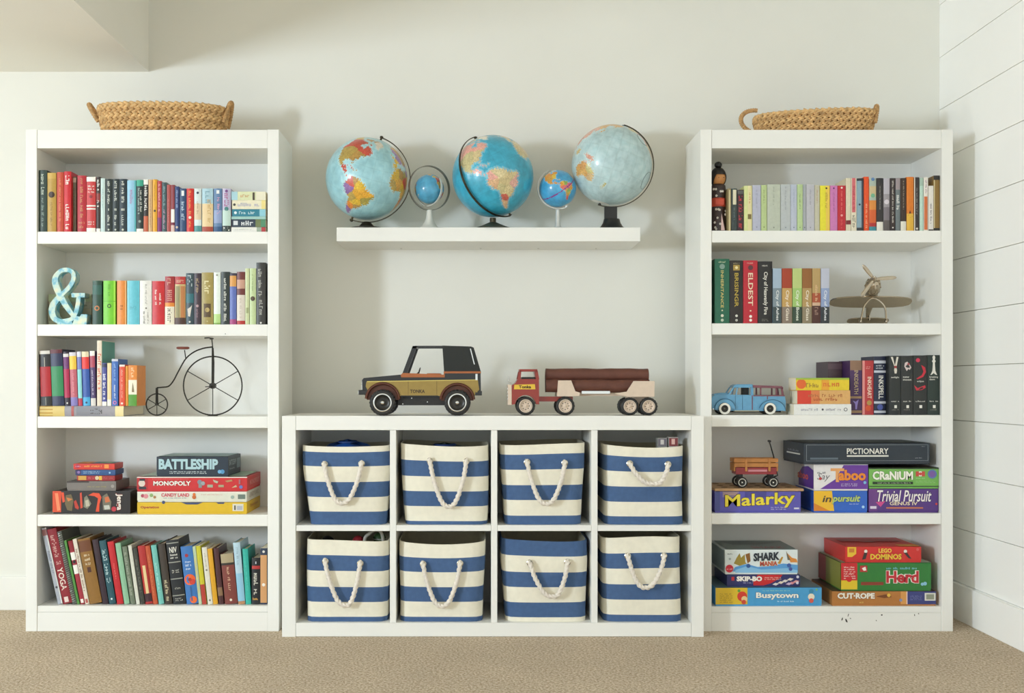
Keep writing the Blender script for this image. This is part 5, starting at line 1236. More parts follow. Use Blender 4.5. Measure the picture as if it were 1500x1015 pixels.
# ------------------------------------------------------------------ striped bins
CREAM = mat('#ebe5d2', 0.8, var=0.04, scale=40, bump=0.15, bscale=500, name='cream_canvas')
BLUE = mat('#43608a', 0.8, var=0.08, scale=60, bump=0.15, bscale=500, name='blue_canvas')
LINER = mat('#b9b096', 0.9, var=0.05, name='bin_lining')
ROPE = mat('#e6ddd0', 0.85, var=0.08, scale=120, bump=0.3, bscale=700, name='cotton_rope')
GROM = mat('#c9c4b4', 0.25, 0.9, var=0, name='metal_grommet')
BY = -0.072
GBN = 'striped fabric bins in the cube unit'
def bin_(label, xl, xr, xbl, xbr, stripes, first, grom, low, floor, sag=0.0, rotz=0.0, seed=1):
    """stripes: pixel rows from the rim down to the foot; grom: two eyelets; low: lowest point of the rope"""
    s = S(BY); cxp = (xl + xr) / 2
    root = empty('fabric_bin', (X(cxp, BY), BY, floor + .0004), (0, 0, rotz))
    tag(root, label, 'storage bin', GBN)
    H = [Z(p, BY) for p in stripes]; off = H[-1]
    H = [v - off + 0.0 for v in H]
    wt = (xr - xl) * s / 2; wbm = (xbr - xbl) * s / 2; dp = 0.315
    top = H[0]; r2 = random.Random(seed)
    ph = [r2.uniform(0, 6) for _ in range(4)]
    n = 48
    def ringpts(z, inner=False):
        f = z / top
        hw = wbm + (wt - wbm) * min(1, f * 1.4); shift = ((xbl + xbr) / 2 - cxp) * s * (1 - f)
        out = []
        rad = .022
        for q in range(n):
            t = 2 * PI * (q + .5) / n
            c, sn = math.cos(t), math.sin(t); e = 9
            r = (abs(c) ** e + abs(sn) ** e) ** (-1 / e)
            ux, uy = r * c, r * sn
            x = ux * hw; yv = uy * dp / 2
            if inner: x *= .975; yv *= .975
            bulge = .006 * math.sin(PI * f) * (1 - abs(ux) ** 2) + .003 * math.sin(3.1 * ux + ph[0] + 2.2 * f) * f + .002 * math.sin(6 * f + ph[1] + 2 * ux)
            if uy < 0: yv -= bulge * abs(uy)
            x += (.0015 * math.sin(5 * f + ph[2]) - .002) * (1 if ux > 0 else -1) * abs(ux)
            zz = z
            zz -= sag * (1 - ux * ux) * f ** 3 * (1 if uy < 0 else .4) + .004 * math.sin(1.7 * ux + ph[3]) * f ** 2
            out.append((x + shift, dp / 2 + yv + .004, max(0.0, zz)))
        return out
    zs = []; ms = []
    col = 0 if first == 'c' else 1
    for i in range(len(H) - 1):
        k = 3 if H[i] - H[i + 1] > .03 else 1
        for q in range(k):
            zs.append(H[i] + (H[i + 1] - H[i]) * q / k); ms.append(col)
        col = 1 - col
    zs.append(0.0)
    vs = []; mb = MB()
    for z in zs: vs += ringpts(z)
    for i in range(len(zs) - 1):
        fs = []
        for q in range(n):
            w = (q + 1) % n
            fs.append((i * n + w, i * n + q, (i + 1) * n + q, (i + 1) * n + w))
        mb.f += fs; mb.m += [ms[i]] * n
    mb.v = vs
    mb.f.append(tuple(range((len(zs) - 1) * n, len(zs) * n))[::-1]); mb.m.append(ms[-1])
    o0 = len(mb.v)
    mb.v += ringpts(top, True)
    mb.v += [(x, y_, .012) for x, y_, z in ringpts(.012, True)]
    for q in range(n):
        w = (q + 1) % n
        mb.f.append((q, w, o0 + w, o0 + q)); mb.m.append(ms[0])
        mb.f.append((o0 + q, o0 + w, o0 + n + w, o0 + n + q)); mb.m.append(2)
    mb.f.append(tuple(range(o0 + n, o0 + 2 * n))); mb.m.append(2)
    body = mb.build('bin_body', [CREAM, BLUE, LINER], root, smooth=True, angle=50)
    def loc(p, yy=0.0): return ((p[0] - cxp) * s, yy, Z(p[1], BY) - floor)
    MX = Matrix.Rotation(PI / 2, 4, 'X')
    for gpt in grom:
        x, _, z = loc(gpt)
        m2 = MB(); m2.tube([(x + .0095 * math.cos(2 * PI * k / 20), -.008, z + .0095 * math.sin(2 * PI * k / 20)) for k in range(20)], .0026, 6, closed=True)
        m2.build('grommet', GROM, body, smooth=True)
    a, b = grom
    A = loc(a); B = loc(b); Lw = loc(low)
    P = [(A[0], .004, A[2] + .001), (A[0], -.014, A[2] - .001), (A[0] + (Lw[0] - A[0]) * .22, -.020, A[2] + (Lw[2] - A[2]) * .42), (A[0] + (Lw[0] - A[0]) * .6, -.024, A[2] + (Lw[2] - A[2]) * .84), (Lw[0], -.025, Lw[2] + .007),
         (B[0] + (Lw[0] - B[0]) * .6, -.024, B[2] + (Lw[2] - B[2]) * .84), (B[0] + (Lw[0] - B[0]) * .20, -.020, B[2] + (Lw[2] - B[2]) * .42), (B[0], -.014, B[2] - .001), (B[0], .004, B[2] + .001)]
    pts = smooth_path(P, 12)
    # three-strand rope
    k = len(pts); nn = 15; vs = []; fs = []; run = 0; up = Vector((0, -1, 0))
    for i in range(k):
        t = (pts[min(i + 1, k - 1)] - pts[max(i - 1, 0)]).normalized()
        a_ = (up - t * up.dot(t)).normalized(); b_ = t.cross(a_)
        if i: run += (pts[i] - pts[i - 1]).length
        for q in range(nn):
            an = 2 * PI * q / nn
            rr = .0074 * (1 + .26 * math.cos(3 * (an - run * 125)))
            vs.append(tuple(pts[i] + (a_ * math.cos(an) + b_ * math.sin(an)) * rr))
    for i in range(k - 1):
        for q in range(nn):
            w = (q + 1) % nn; fs.append((i * nn + q, i * nn + w, (i + 1) * nn + w, (i + 1) * nn + q))
    MB().add(vs, fs).build('rope_handle', ROPE, body, smooth=True, angle=60)
    return root, top
F1, F2 = kz1, kfl
bin_('striped bin with blue bag inside, in upper row', 439, 570.5, 451, 567, [653.5, 662, 683, 706, 728.5, 750, 769], 'c', ((476, 680), (530, 679)), (502, 739), F1, .0, seed=1)
bin_('striped bin with broad cream rim beside the blue bag bin', 584, 717, 592, 715, [652, 675, 698, 720, 742, 764, 769], 'c', ((630, 675), (683, 676)), (658, 744), F1, .004, seed=2)
bin_('striped bin below the log truck with rope in a deep V', 732, 859, 739, 853, [651, 665.5, 688, 711, 733, 756, 769], 'c', ((772, 677), (827, 678)), (800, 740), F1, .003, seed=3)
bin_('striped bin holding card packs, with short sagging rope', 885, 1004, 886, 1004, [653, 668, 690.5, 713, 735.5, 757, 769], 'c', ((922, 679), (978, 680)), (958, 711), F1, .005, seed=4)
bin_('striped bin with toys peeping out, in lower row', 446, 570, 446, 569, [794, 816, 838.5, 862, 884, 906, 913], 'c', ((477, 822), (528, 825)), (508, 888), F2, .003, seed=5)
bin_('striped bin with cream rim between toy bin and blue-rimmed bin', 583, 712, 584, 708, [796, 817.5, 839, 861.5, 883.5, 906, 913], 'c', ((620, 826), (674, 825)), (648, 889), F2, .006, seed=6)
bin_('striped bin with a blue rim and cream foot', 733, 862, 739, 861, [793, 816, 840, 862, 884.5, 906.5, 913], 'b', ((776, 824), (831, 823)), (810, 875), F2, .004, seed=7)
bin_('striped bin with the shortest rope beside blue-rimmed bin', 881, 1000, 884, 1001, [789, 812, 834, 857, 879.5, 902, 912], 'c', ((919, 814), (972, 814)), (944, 862), F2, .0, seed=8)

# things peeping out of the bins (they rest inside on the bin bottom)
def bag(label, px0, px1, ptop, floor, col, cat, name):
    y = BY + .16; s = S(y)
    w = (px1 - px0) * s / 2; h = Z(ptop, y) - floor - .013
    root = MB()
    n, m = 28, 16; vs = []; fs = []
    for i in range(m + 1):
        f = i / m
        for q in range(n):
            t = 2 * PI * q / n
            k = math.cos(PI / 2 * max(0, (f - .8) / .2)) ** .6 if f > .8 else 1
            wob = 1 + .03 * math.sin(5 * t + 9 * f)
            e = (abs(math.cos(t)) ** 4 + abs(math.sin(t)) ** 4) ** (-1 / 4)
            vs.append((w * k * wob * e * math.cos(t), .10 * k * wob * e * math.sin(t), h * f + .006 * math.sin(3 * t) * f))
    for i in range(m):
        for q in range(n):
            w2 = (q + 1) % n; fs.append((i * n + q, i * n + w2, (i + 1) * n + w2, (i + 1) * n + q))
    fs.append(tuple(range(n))[::-1]); fs.append(tuple(range(m * n, (m + 1) * n)))
    root.add(vs, fs)
    o = root.build(name, mat(col, .35, var=.1, scale=30), None, (X((px0 + px1) / 2, y), y, floor + .0135), smooth=True, angle=180)
    MB().tube([(w * .3 * math.cos(2 * PI * q / 16), .05 * math.sin(2 * PI * q / 16), h * .985) for q in range(16)], .004, 6, closed=True).build('drawstring', mat('#1f3f7a', .6, var=0), o, smooth=True)
    tag(o, label, cat)
bag('shiny blue drawstring bag bulging out of a striped bin', 466, 553, 645.5, F1, '#1f5bb4', 'bag', 'drawstring_bag')
bag('dark green cloth bag low inside the cream-rimmed upper bin', 600, 703, 650, F1, '#5a6a58', 'bag', 'cloth_bag')
def small_box(label, px0, px1, ptop, pbot, y, cols, name, cat, floor, rot=0.0):
    s = S(y); w = (px1 - px0) * s / 2; z0 = floor + .0135; h = Z(ptop, y) - z0
    o = MB().box(-w, w, -.02, .02, 0, h, bev=.001).build(name, mat(cols[0], .3, var=.05), None, (X((px0 + px1) / 2, y), y, z0), (0, 0, rot))
    hv = (pbot - ptop) * s
    MB().box(-w * .9, w * .9, -.0206, -.0202, h - hv, h - .003).build('printed_panel', pmat(cols[1]), o)
    MB().box(-w * .4, w * .3, -.0212, -.0208, h - hv * .8, h - .006).build('printed_emblem', pmat(cols[2]), o)
    tag(o, label, cat, 'packs of cards in a bin')
small_box('grey card pack standing in the striped bin with short rope', 962, 976, 641, 653, BY + .05, ('#8f8f8c', '#6b6670', '#c9c4c0'), 'card_pack', 'card pack', F1)
small_box('red card pack beside the grey one in striped bin', 978, 992, 640, 653, BY + .05, ('#a9a4a0', '#7a3034', '#d8b0a8'), 'card_pack', 'card pack', F1)
def toy_ball(label, px, py, y, r, col, floor, name, cat):
    zc = Z(py, y)
    h = zc - floor - .0135
    mb = MB(); mb.ellipsoid((0, 0, h), (r, r, r), 20, 12)
    mb.lathe([(r * .5, 0), (r * .42, h * .5), (r * .3, h)], 14)
    o = mb.build(name, mat(col, .4, var=.08), None, (X(px, y), y, floor + .0135), smooth=True)
    MB().tube([(r * 1.01 * math.cos(2 * PI * q / 20), r * 1.01 * math.sin(2 * PI * q / 20), h) for q in range(20)], .002, 5, closed=True).build('seam_ring', mat('#e6e0d4', .5, var=0), o)
    tag(o, label, cat)
toy_ball('red knobbed skittle peeping from the toy bin', 525, 793, BY + .13, .022, '#9a2a30', F2, 'toy_skittle', 'toy')
toy_ball('black knobbed skittle peeping from the toy bin', 480, 795, BY + .14, .026, '#26262a', F2, 'toy_skittle', 'toy')
toy_ball('green knobbed skittle peeping from the toy bin', 556, 789, BY + .2, .024, '#4a6a3a', F2, 'toy_skittle', 'toy')
mb = MB(); y = BY + .10
zz = Z(790, y) - F2 - .0135
pts = smooth_path([(-.02, 0, 0), (-.02, 0, zz * .9), (.0, 0, zz + .02), (.035, 0, zz + .032), (.05, .01, zz * .95), (.05, .01, .1)], 6)
o = MB().tube(pts, .006, 8).build('hose_loop', mat('#c9c4b4', .5, var=.05), None, (X(541, y), y, F2 + .0145), smooth=True)
tag(o, 'pale bent plastic hoop peeping from the toy bin', 'toy')
MB().lathe([(.011, -.004), (.011, .012)], 14).build('end_cap', mat('#8a8678', .5, var=0), o, loc=(-.02, 0, .004))

# ------------------------------------------------------------------ wheels helper (axis along y)
MYX = Matrix.Rotation(PI / 2, 4, 'X')
def wheel(parent, name, x, y, z, R, w, tyre, rim, hub, spokes=0, lugs=0, white=None, holes=0):
    M = Matrix.Translation((x, y, z)) @ MYX
    mb = MB()
    mb.lathe([(R * .60, -w / 2), (R * .86, -w / 2), (R * .95, -w * .42), (R, -w * .28), (R, w * .28), (R * .95, w * .42), (R * .86, w / 2), (R * .60, w / 2)], 36, 0, M, cap=False)
    if lugs:
        for k in range(lugs):
            a = 2 * PI * k / lugs
            for sg_ in (-1, 1):
                Mk = M @ Matrix.Rotation(a + (0 if sg_ > 0 else PI / lugs), 4, 'Z')
                mb.box(R * .90, R * 1.012, -R * .05, R * .05, sg_ * w * .12 if sg_ > 0 else -w * .46, w * .46 if sg_ > 0 else -w * .12, 0, Mk)
    t = mb.build(name, tyre, parent, smooth=True, angle=30)
    wi = white or rim
    for sgn in (1,):
        q = MB(); q.lathe([(R * .58, w * .3), (R * .62, w * .50), (R * .70, w * .505), (R * .72, w * .49)], 36, 0, M, cap=False)
        q.build('rim_ring', wi, t, smooth=True, angle=60)
        q = MB(); q.lathe([(0, w * .42), (R * .10, w * .42), (R * .12, w * .32), (R * .30, w * .22), (R * .52, w * .30), (R * .60, w * .40), (R * .60, -w * .4), (0, -w * .4)], 30, 0, M)
        q.build('hub_dish', hub, t, smooth=True, angle=40)
        for k in range(spokes):
            Mk = M @ Matrix.Rotation(2 * PI * k / spokes, 4, 'Z')
            MB().box(R * .1, R * .56, -R * .045, R * .045, w * .28, w * .42, 0, Mk).build('hub_spoke', rim, t)
        for k in range(holes):
            a = 2 * PI * k / holes
            MB().lathe([(R * .055, -.0006), (R * .055, .0006)], 10, 0, M @ Matrix.Translation((R * .38 * math.cos(a), R * .38 * math.sin(a), w * .285))).build('hub_hole', DARKHUB, t)
        q = MB(); q.lathe([(R * .13, w * .3), (R * .13, w * .5), (R * .08, w * .56), (0, w * .57)], 16, 0, M)
        q.build('hub_cap', rim, t, smooth=True)
    return t
TYRE = mat('#22211f', .55, var=.06, name='black_tyre'); CHROME = mat('#d8d6ce', .18, 1.0, var=0, name='chrome'); DARKHUB = mat('#2e2c28', .35, .4, var=0)
# lathe axis after MYX: local +z -> world -y, so the outer faces look at the viewer

# ------------------------------------------------------------------ jeep
def jeep():
    yc = -0.005; s = (D0 - .075) / F; Wd = .155
    cxp = 616
    root = empty('toy_jeep', (X(cxp, -.075), yc, ktop + .0003))
    tag(root, 'gold and black toy jeep with open cab on the cube unit', 'toy car')
    hw = Wd / 2
    def L(p): return ((p[0] - cxp) * s, (609 - p[1]) * s)
    def poly(*pts): return [L(p) for p in pts]
    BLK = mat('#110e0a', .3, var=.03, coat=.3, name='gloss_black'); GOLD = mat('#9c8348', .32, .55, var=.04, name='gold_paint'); COP = mat('#a8633a', .35, .4, var=.04, name='copper_paint'); FEN = mat('#5a2f1c', .35, .2, var=.05, name='brown_fender'); MATT = mat('#1b1e1b', .6, var=.04, name='black_canopy')
    def arch(cx, cz, r, n=12, a0=180, a1=0): return [(cx + r * math.cos(math.radians(a0 + (a1 - a0) * i / n)), cz - r * math.sin(math.radians(a0 + (a1 - a0) * i / n))) for i in range(n + 1)]
    # body shell with wheel arches
    body = [(531, 573), (530.5, 557), (533, 554), (587, 549), (650, 551.5), (650, 545.5), (704, 545.5), (704.5, 578), (696, 579)] + arch(670, 587, 24, 12, 10, 170) + [(640, 581), (590, 581)] + arch(561, 586, 24, 12, 10, 170) + [(531, 575)]
    b = MB(); b.prism([L(p) for p in body], -hw, hw); b.build('body_shell', BLK, root)
    side = [(536, 566), (537, 559.5), (590, 558), (700, 557), (702, 571), (697, 577)] + arch(670, 587, 24.6, 12, 14, 166) + [(641, 579.5), (588, 579.5)] + arch(561, 586, 24.6, 12, 12, 150)
    MB().prism([L(p) for p in side], -hw - .0016, -hw).build('side_panel', GOLD, root)
    MB().prism([L(p) for p in side], hw, hw + .0016).build('side_panel', GOLD, root)
    MB().prism(poly((587, 549.5), (590, 546.5), (650, 549), (650, 544.2), (704.5, 544.2), (704.5, 547), (651.5, 547.2), (651.5, 553), (588, 553)), -hw - .001, hw + .001).build('copper_trim', COP, root)
    MB().prism(poly((538, 559.8), (700, 557.2), (700, 556.2), (538, 558.6)), -hw - .0024, -hw - .0005).build('pinstripe', mat('#d8c46a', .3, .3, var=0), root)
    for x in (598.2, 640): MB().box(*[v for v in (L((x - .25, 0))[0], L((x + .25, 0))[0])], -hw - .0022, -hw - .001, L((0, 579))[1], L((0, 558.5))[1]).build('door_seam', pmat('#5c4a20'), root)
    for cxw, r0 in ((561, 586), (670, 587)):
        m = MB(); pts = [(L(p)[0], -hw - .006, L(p)[1]) for p in arch(cxw, r0, 24.2, 18, 176, 4)]
        m.tube(pts, 2.1 * s, 7); m.build('fender_flare', FEN, root, smooth=True)
        m = MB(); m.prism([L(p) for p in arch(cxw, r0, 23.6, 18, 180, 0)], -hw + .004, hw - .004); m.build('wheel_well', FEN, root)
    # chassis, bumpers
    MB().prism(poly((584, 580), (650, 580), (652, 594), (582, 594)), -hw + .012, hw - .012).build('chassis', TYRE, root)
    for x, yv in ((603, 583.5), (626, 589), (590, 592)): MB().lathe([(.0018, 0), (.0018, .001)], 8, 0, MYX).build('bolt', CHROME, root, loc=(L((x, 0))[0], -hw + .0115, L((0, yv))[1]))
    m = MB(); m.box(L((525.5, 0))[0], L((540, 0))[0], -hw - .004, hw + .004, L((0, 578.5))[1], L((0, 571.5))[1], bev=.002); m.build('front_bumper', BLK, root)
    m = MB(); m.box(L((525, 0))[0], L((527, 0))[0], -hw - .003, hw + .003, L((0, 577))[1], L((0, 573))[1]); m.build('bumper_strip', CHROME, root)
    m = MB(); m.box(L((696, 0))[0], L((706, 0))[0], -hw - .002, hw + .002, L((0, 579.5))[1], L((0, 573))[1], bev=.002); m.build('rear_bumper', BLK, root)
    m = MB(); m.box(L((530, 0))[0], L((531.5, 0))[0], -hw + .004, hw - .004, L((0, 571))[1], L((0, 557))[1]); m.build('grille', CHROME, root)
    for zz, c in ((548, CHROME), (566, GOLD)): MB().box(L((696.5, 0))[0], L((699.5, 0))[0], -hw - .0032, -hw - .0014, L((0, zz + 9))[1], L((0, zz))[1]).build('tail_lamp', c, root)
    # windscreen frame, roof rails, canopy
    m = MB()
    for sy in (-hw + .002, hw - .008):
        m.prism(poly((604.5, 507.5), (610.5, 508), (596.5, 547), (589.5, 547.5)), sy, sy + .006)
    m.prism(poly((604.5, 507), (611, 507), (610.5, 510.5), (603.5, 510.5)), -hw + .002, hw - .002)
    m.build('windscreen_frame', BLK, root)
    m = MB()
    for sy in (-hw + .002, hw - .008): m.box(L((608, 0))[0], L((650, 0))[0], sy, sy + .006, L((0, 509))[1], L((0, 506.8))[1])
    m.build('roof_rail', BLK, root)
    m = MB(); m.prism(poly((648, 506.5), (690, 507.8), (694, 509.5), (704.2, 544), (650.5, 544)), -hw + .001, hw - .001); m.build('canopy', MATT, root)
    MB().prism(poly((688.4, 511), (689.8, 511), (695.6, 534), (694.2, 534)), -hw - .0002, -hw + .0012).build('canopy_strip', CHROME, root)
    m = MB(); m.tube([(L((612, 0))[0] + .004 * math.cos(a) , .028 + .016 * math.sin(a), L((0, 544))[1] + .014 * math.cos(a)) for a in [2 * PI * k / 18 for k in range(18)]], .0016, 6, closed=True); m.tube([(L((606, 0))[0], .028, L((0, 550))[1]), (L((612, 0))[0], .028, L((0, 544))[1])], .0015, 6)
    m.build('steering_wheel', BLK, root, smooth=True)
    m = MB(); m.box(L((625, 0))[0], L((645, 0))[0], -hw + .012, hw - .012, L((0, 552))[1], L((0, 547))[1], bev=.003); m.build('seat', COP, root)
    for sx in (-1, 1): MB().lathe([(.006, 0), (.006, .003), (.003, .005), (0, .005)], 14, 0, Matrix.Rotation(-PI / 2, 4, 'Y')).build('headlamp', CHROME, root, loc=(L((530, 0))[0], sx * hw * .62, L((0, 562))[1]))
    v2, fs = text_mesh('TONKA', .03)
    x0, x1 = L((601, 0))[0], L((622.5, 0))[0]; z0, z1 = L((0, 576))[1], L((0, 570.8))[1]
    MB().add([((x0 + x1) / 2 + u * (x1 - x0), -hw - .0021, (z0 + z1) / 2 + v * (z1 - z0)) for u, v in v2], fs).build('lettering', pmat('#3a2a14'), root)
    for cxw in (561, 670):
        for sy in (-1, 1):
            wheel(root, 'wheel', L((cxw, 0))[0], sy * (hw - .004) - .004, 19.2 * s, 19.0 * s, .034, TYRE, CHROME, DARKHUB, 0, 22)
jeep()

# ------------------------------------------------------------------ log truck
def truck():
    yc = 0.0; s = (D0 - .055) / F; cxp = 850; hw = .055
    root = empty('toy_log_truck', (X(cxp, -.055), yc, ktop + .0003))
    tag(root, 'red toy log truck with cream trailer on the cube unit', 'toy truck')
    def L(p): return ((p[0] - cxp) * s, (609.3 - p[1]) * s)
    def poly(*pts): return [L(p) for p in pts]
    RED = mat('#8f2a18', .35, var=.05, coat=.3, name='red_enamel'); CRM = mat('#d6c2ae', .45, var=.03, name='cream_plastic'); LOG = mat('#633a2d', .65, var=.16, scale=25, bump=.3, bscale=40, name='brown_log')
    def arch(cx, cz, r, n=12, a0=180, a1=0): return [(cx + r * math.cos(math.radians(a0 + (a1 - a0) * i / n)), cz - r * math.sin(math.radians(a0 + (a1 - a0) * i / n))) for i in range(n + 1)]
    lower = [(750, 593.5), (748.5, 566), (755, 562), (758.5, 556), (789.5, 556), (789.8, 593)] + arch(770, 595, 15.5, 12, 8, 172)
    MB().prism([L(p) for p in lower], -hw, hw).build('cab_body', RED, root)
    m = MB()
    m.prism(poly((761, 541.5), (787, 541.5), (787.6, 545), (760.3, 545)), -hw + .001, hw - .001)
    for a, b_ in (((760.6, 544), (758, 556.5)), ((784.6, 544), (785.4, 556.5))):
        for sy in (-hw + .001, hw - .007):
            m.prism(poly((a[0], a[1]), (a[0] + 3.2, a[1]), (b_[0] + 4.6, b_[1]), (b_[0], b_[1])), sy, sy + .006)
    m.build('cab_roof', RED, root)
    MB().prism(poly((783, 545), (787.5, 545), (789.5, 556), (785, 556)), -hw + .012, hw - .012).build('cab_back', RED, root)
    MB().box(L((764, 0))[0], L((784, 0))[0], -hw + .01, hw - .01, L((0, 557))[1], L((0, 553))[1], bev=.003).build('seat', DARKHUB, root)
    MB().box(L((744, 0))[0], L((749.5, 0))[0], -hw - .002, hw + .002, L((0, 594))[1], L((0, 564))[1], bev=.002).build('front_grille', CRM, root)
    for k in range(4): MB().box(L((743, 0))[0], L((744.5, 0))[0], -hw + .01, hw - .01, L((0, 571 + k * 5))[1], L((0, 569 + k * 5))[1]).build('grille_bar', CHROME, root)
    MB().tube([(L((749, 0))[0], -hw - .002, L((0, 562))[1]), (L((744, 0))[0], -hw - .014, L((0, 560))[1]), (L((745, 0))[0], -hw - .014, L((0, 552))[1])], .0012, 6).build('mirror', CHROME, root)
    MB().prism(poly((753.5, 564.3), (783.5, 563.5), (784.3, 571), (752.8, 571)), -hw - .0012, -hw).build('name_plate', pmat('#e0b93a'), root)
    v2, fs = text_mesh('Tonka', .04)
    x0, x1, z0, z1 = L((760, 0))[0], L((778, 0))[0], L((0, 569.6))[1], L((0, 565.2))[1]
    MB().add([((x0 + x1) / 2 + u * (x1 - x0), -hw - .0016, (z0 + z1) / 2 + v * (z1 - z0)) for u, v in v2], fs).build('lettering', pmat('#3a1c10'), root)
    MB().box(L((788, 0))[0], L((840, 0))[0], -.03, .03, L((0, 589))[1], L((0, 581.8))[1]).build('chassis', RED, root)
    # bunks
    fr = poly((817.5, 558), (836.7, 558), (843, 574), (850, 576), (848, 581), (816, 581.4))
    rr = poly((928, 559), (959, 559), (958.5, 582), (918, 582), (900, 577), (918, 574.5))
    for nm, pl in (('front_bunk', fr), ('rear_bunk', rr)):
        for sy in (-hw, hw - .004): MB().prism(pl, sy, sy + .004).build(nm, CRM, root)
    MB().box(L((817, 0))[0], L((843, 0))[0], -hw + .004, hw - .004, L((0, 581))[1], L((0, 576))[1]).build('bunk_floor', CRM, root)
    MB().box(L((925, 0))[0], L((958, 0))[0], -hw + .004, hw - .004, L((0, 581.5))[1], L((0, 576.5))[1]).build('bunk_floor', CRM, root)
    MB().box(L((838, 0))[0], L((930, 0))[0], -.018, .018, L((0, 581))[1], L((0, 576))[1]).build('trailer_beam', CRM, root)
    MB().box(L((852.5, 0))[0], L((894, 0))[0], -hw + .010, -hw + .016, L((0, 577.5))[1], L((0, 573.6))[1]).build('chrome_bar', CHROME, root)
    R = 9.4 * s
    for yy, zz in ((-.024, 566.2), (.024, 566.2), (0.0, 549.6)):
        n = 22; prof = []
        mb = MB(); pts = []; rad = []
        for i in range(n + 1):
            x = 800.5 + 152 * i / n
            pts.append((L((x, 0))[0], yy + .0008 * math.sin(i * .9 + yy * 90), L((0, zz))[1] + .0008 * math.sin(i * .7 + zz)))
            rad.append(R * (1 + .025 * math.sin(i * 1.3 + zz + yy * 60)))
        mb.tube(pts, rad, 18); mb.build('log', LOG, root, smooth=True, angle=50)
    for cxw, R_ in ((770, 13.9), (828, 13.9), (922.5, 13.2), (950, 13.2)):
        for sy in (-1, 1): wheel(root, 'wheel', L((cxw, 0))[0], sy * (hw - .008) - .002, R_ * s, R_ * s * .99, .024, TYRE, CRM, CRM, 0, 18, white=CRM, holes=8)
    for cxw, R_ in ((770, 13.9), (828, 13.9), (922.5, 13.2), (950, 13.2)):
        MB().tube([(L((cxw, 0))[0], -hw + .01, R_ * s), (L((cxw, 0))[0], hw - .01, R_ * s)], .003, 8).build('axle', CHROME, root)
    MB().box(L((920, 0))[0], L((953, 0))[0], -.02, .02, 13.2 * s, L((0, 580))[1]).build('bogie', CRM, root)
truck()
# ------------------------------------------------------------------ penny-farthing
def penny():
    y0 = 0.055; s = S(y0)
    cxp, base = 285, 608.6
    root = empty('penny_farthing_ornament', (X(cxp, y0), y0, LZ[2] + .0004))
    tag(root, 'black wire penny-farthing bicycle ornament with brown saddle', 'ornament')
    IR = mat('#33302a', .5, .6, var=.1, name='dark_iron'); LEA = mat('#7a4034', .55, var=.1, name='brown_leather')
    def L(p, y=0.0): return ((p[0] - cxp) * s, y, (base - p[1]) * s)
    def wheel_(cx, cz, R, name, r, spr):
        c = L((cx, cz))
        rim = MB().tube([(c[0] + R * s * math.cos(2 * PI * k / 56), 0, c[2] + R * s * math.sin(2 * PI * k / 56)) for k in range(56)], r, 7, closed=True).build(name, IR, root, smooth=True)
        for k in range(6):
            a = math.radians(30 + 60 * k)
            MB().tube([c, (c[0] + R * s * math.cos(a), 0, c[2] + R * s * math.sin(a))], spr, 6).build('spoke', IR, rim, smooth=True)
        MB().lathe([(0, -.012), (R * s * .10, -.012), (R * s * .10, .012), (0, .012)], 16, 0, Matrix.Translation(c) @ MYX).build('hub', IR, rim, smooth=True)
        return rim
    wheel_(311.7, 564.4, 42.9, 'big_wheel', .0026, .0016)
    wheel_(229.8, 591.8, 15.6, 'small_wheel', .0024, .0015)
    bb = [L(p) for p in ((229.8, 567.3), (238, 566.6), (247, 565), (254, 557), (262, 542), (272, 525), (284, 515), (298, 509.5), (311.5, 507.5))]
    MB().tube(smooth_path(bb, 5), .0026, 8).build('backbone', IR, root, smooth=True)
    for sy in (-.010, .010):
        MB().tube([L((311.6, 509), sy * .6), L((312, 530), sy), L((311.7, 564.4), sy)], [.0022, .003, .0028], 8).build('front_fork', IR, root, smooth=True)
        MB().tube([L((229.8, 567.5), sy * .7), L((229.8, 591.8), sy)], .0026, 8).build('rear_fork', IR, root, smooth=True)
    MB().tube([L((311.8, 511)), L((310.2, 494.8))], .0022, 8).build('steering_post', IR, root, smooth=True)
    MB().tube(smooth_path([L((303.5, 495.2), -.042), L((309, 494.8), -.037), L((310, 494.8), 0), L((309, 494.8), .037), L((303.5, 495.2), .042)], 5), .0022, 8).build('handlebar', IR, root, smooth=True)
    MB().tube([L((272.2, 525)), L((270.3, 512))], .0020, 8).build('saddle_post', IR, root, smooth=True)
    mb = MB(); c = L((268, 509.4)); n = 20; vs = []
    for zz, k in ((-.004, .75), (-.001, 1), (.003, 1), (.0055, .8)):
        for q in range(n):
            a = 2 * PI * q / n; wx = 9.6 * s * (1 + 0.0 * math.cos(a)); wy = .014 * (1.0 if math.cos(a) < 0 else 1 - .45 * math.cos(a))
            vs.append((c[0] + wx * k * math.cos(a), wy * k * math.sin(a), c[2] + zz))
    fs = [(r * n + q, r * n + (q + 1) % n, (r + 1) * n + (q + 1) % n, (r + 1) * n + q) for r in range(3) for q in range(n)] + [tuple(range(n))[::-1], tuple(range(3 * n, 4 * n))]
    mb.add(vs, fs).build('saddle', LEA, root, smooth=True, angle=60)
    for sy in (-1, 1):
        MB().box(L((303, 0))[0], L((311, 0))[0], sy * .022 - .005, sy * .022 + .005, L((0, 566.4))[2], L((0, 565.2))[2]).build('pedal', IR, root)
        MB().tube([L((311.7, 564.4), sy * .010), L((310, 565.5), sy * .02)], .0014, 6).build('crank', IR, root)
    MB().box(L((305, 0))[0], L((318, 0))[0], -.016, .016, 0, .0018).build('stand_foot', IR, root)
penny()

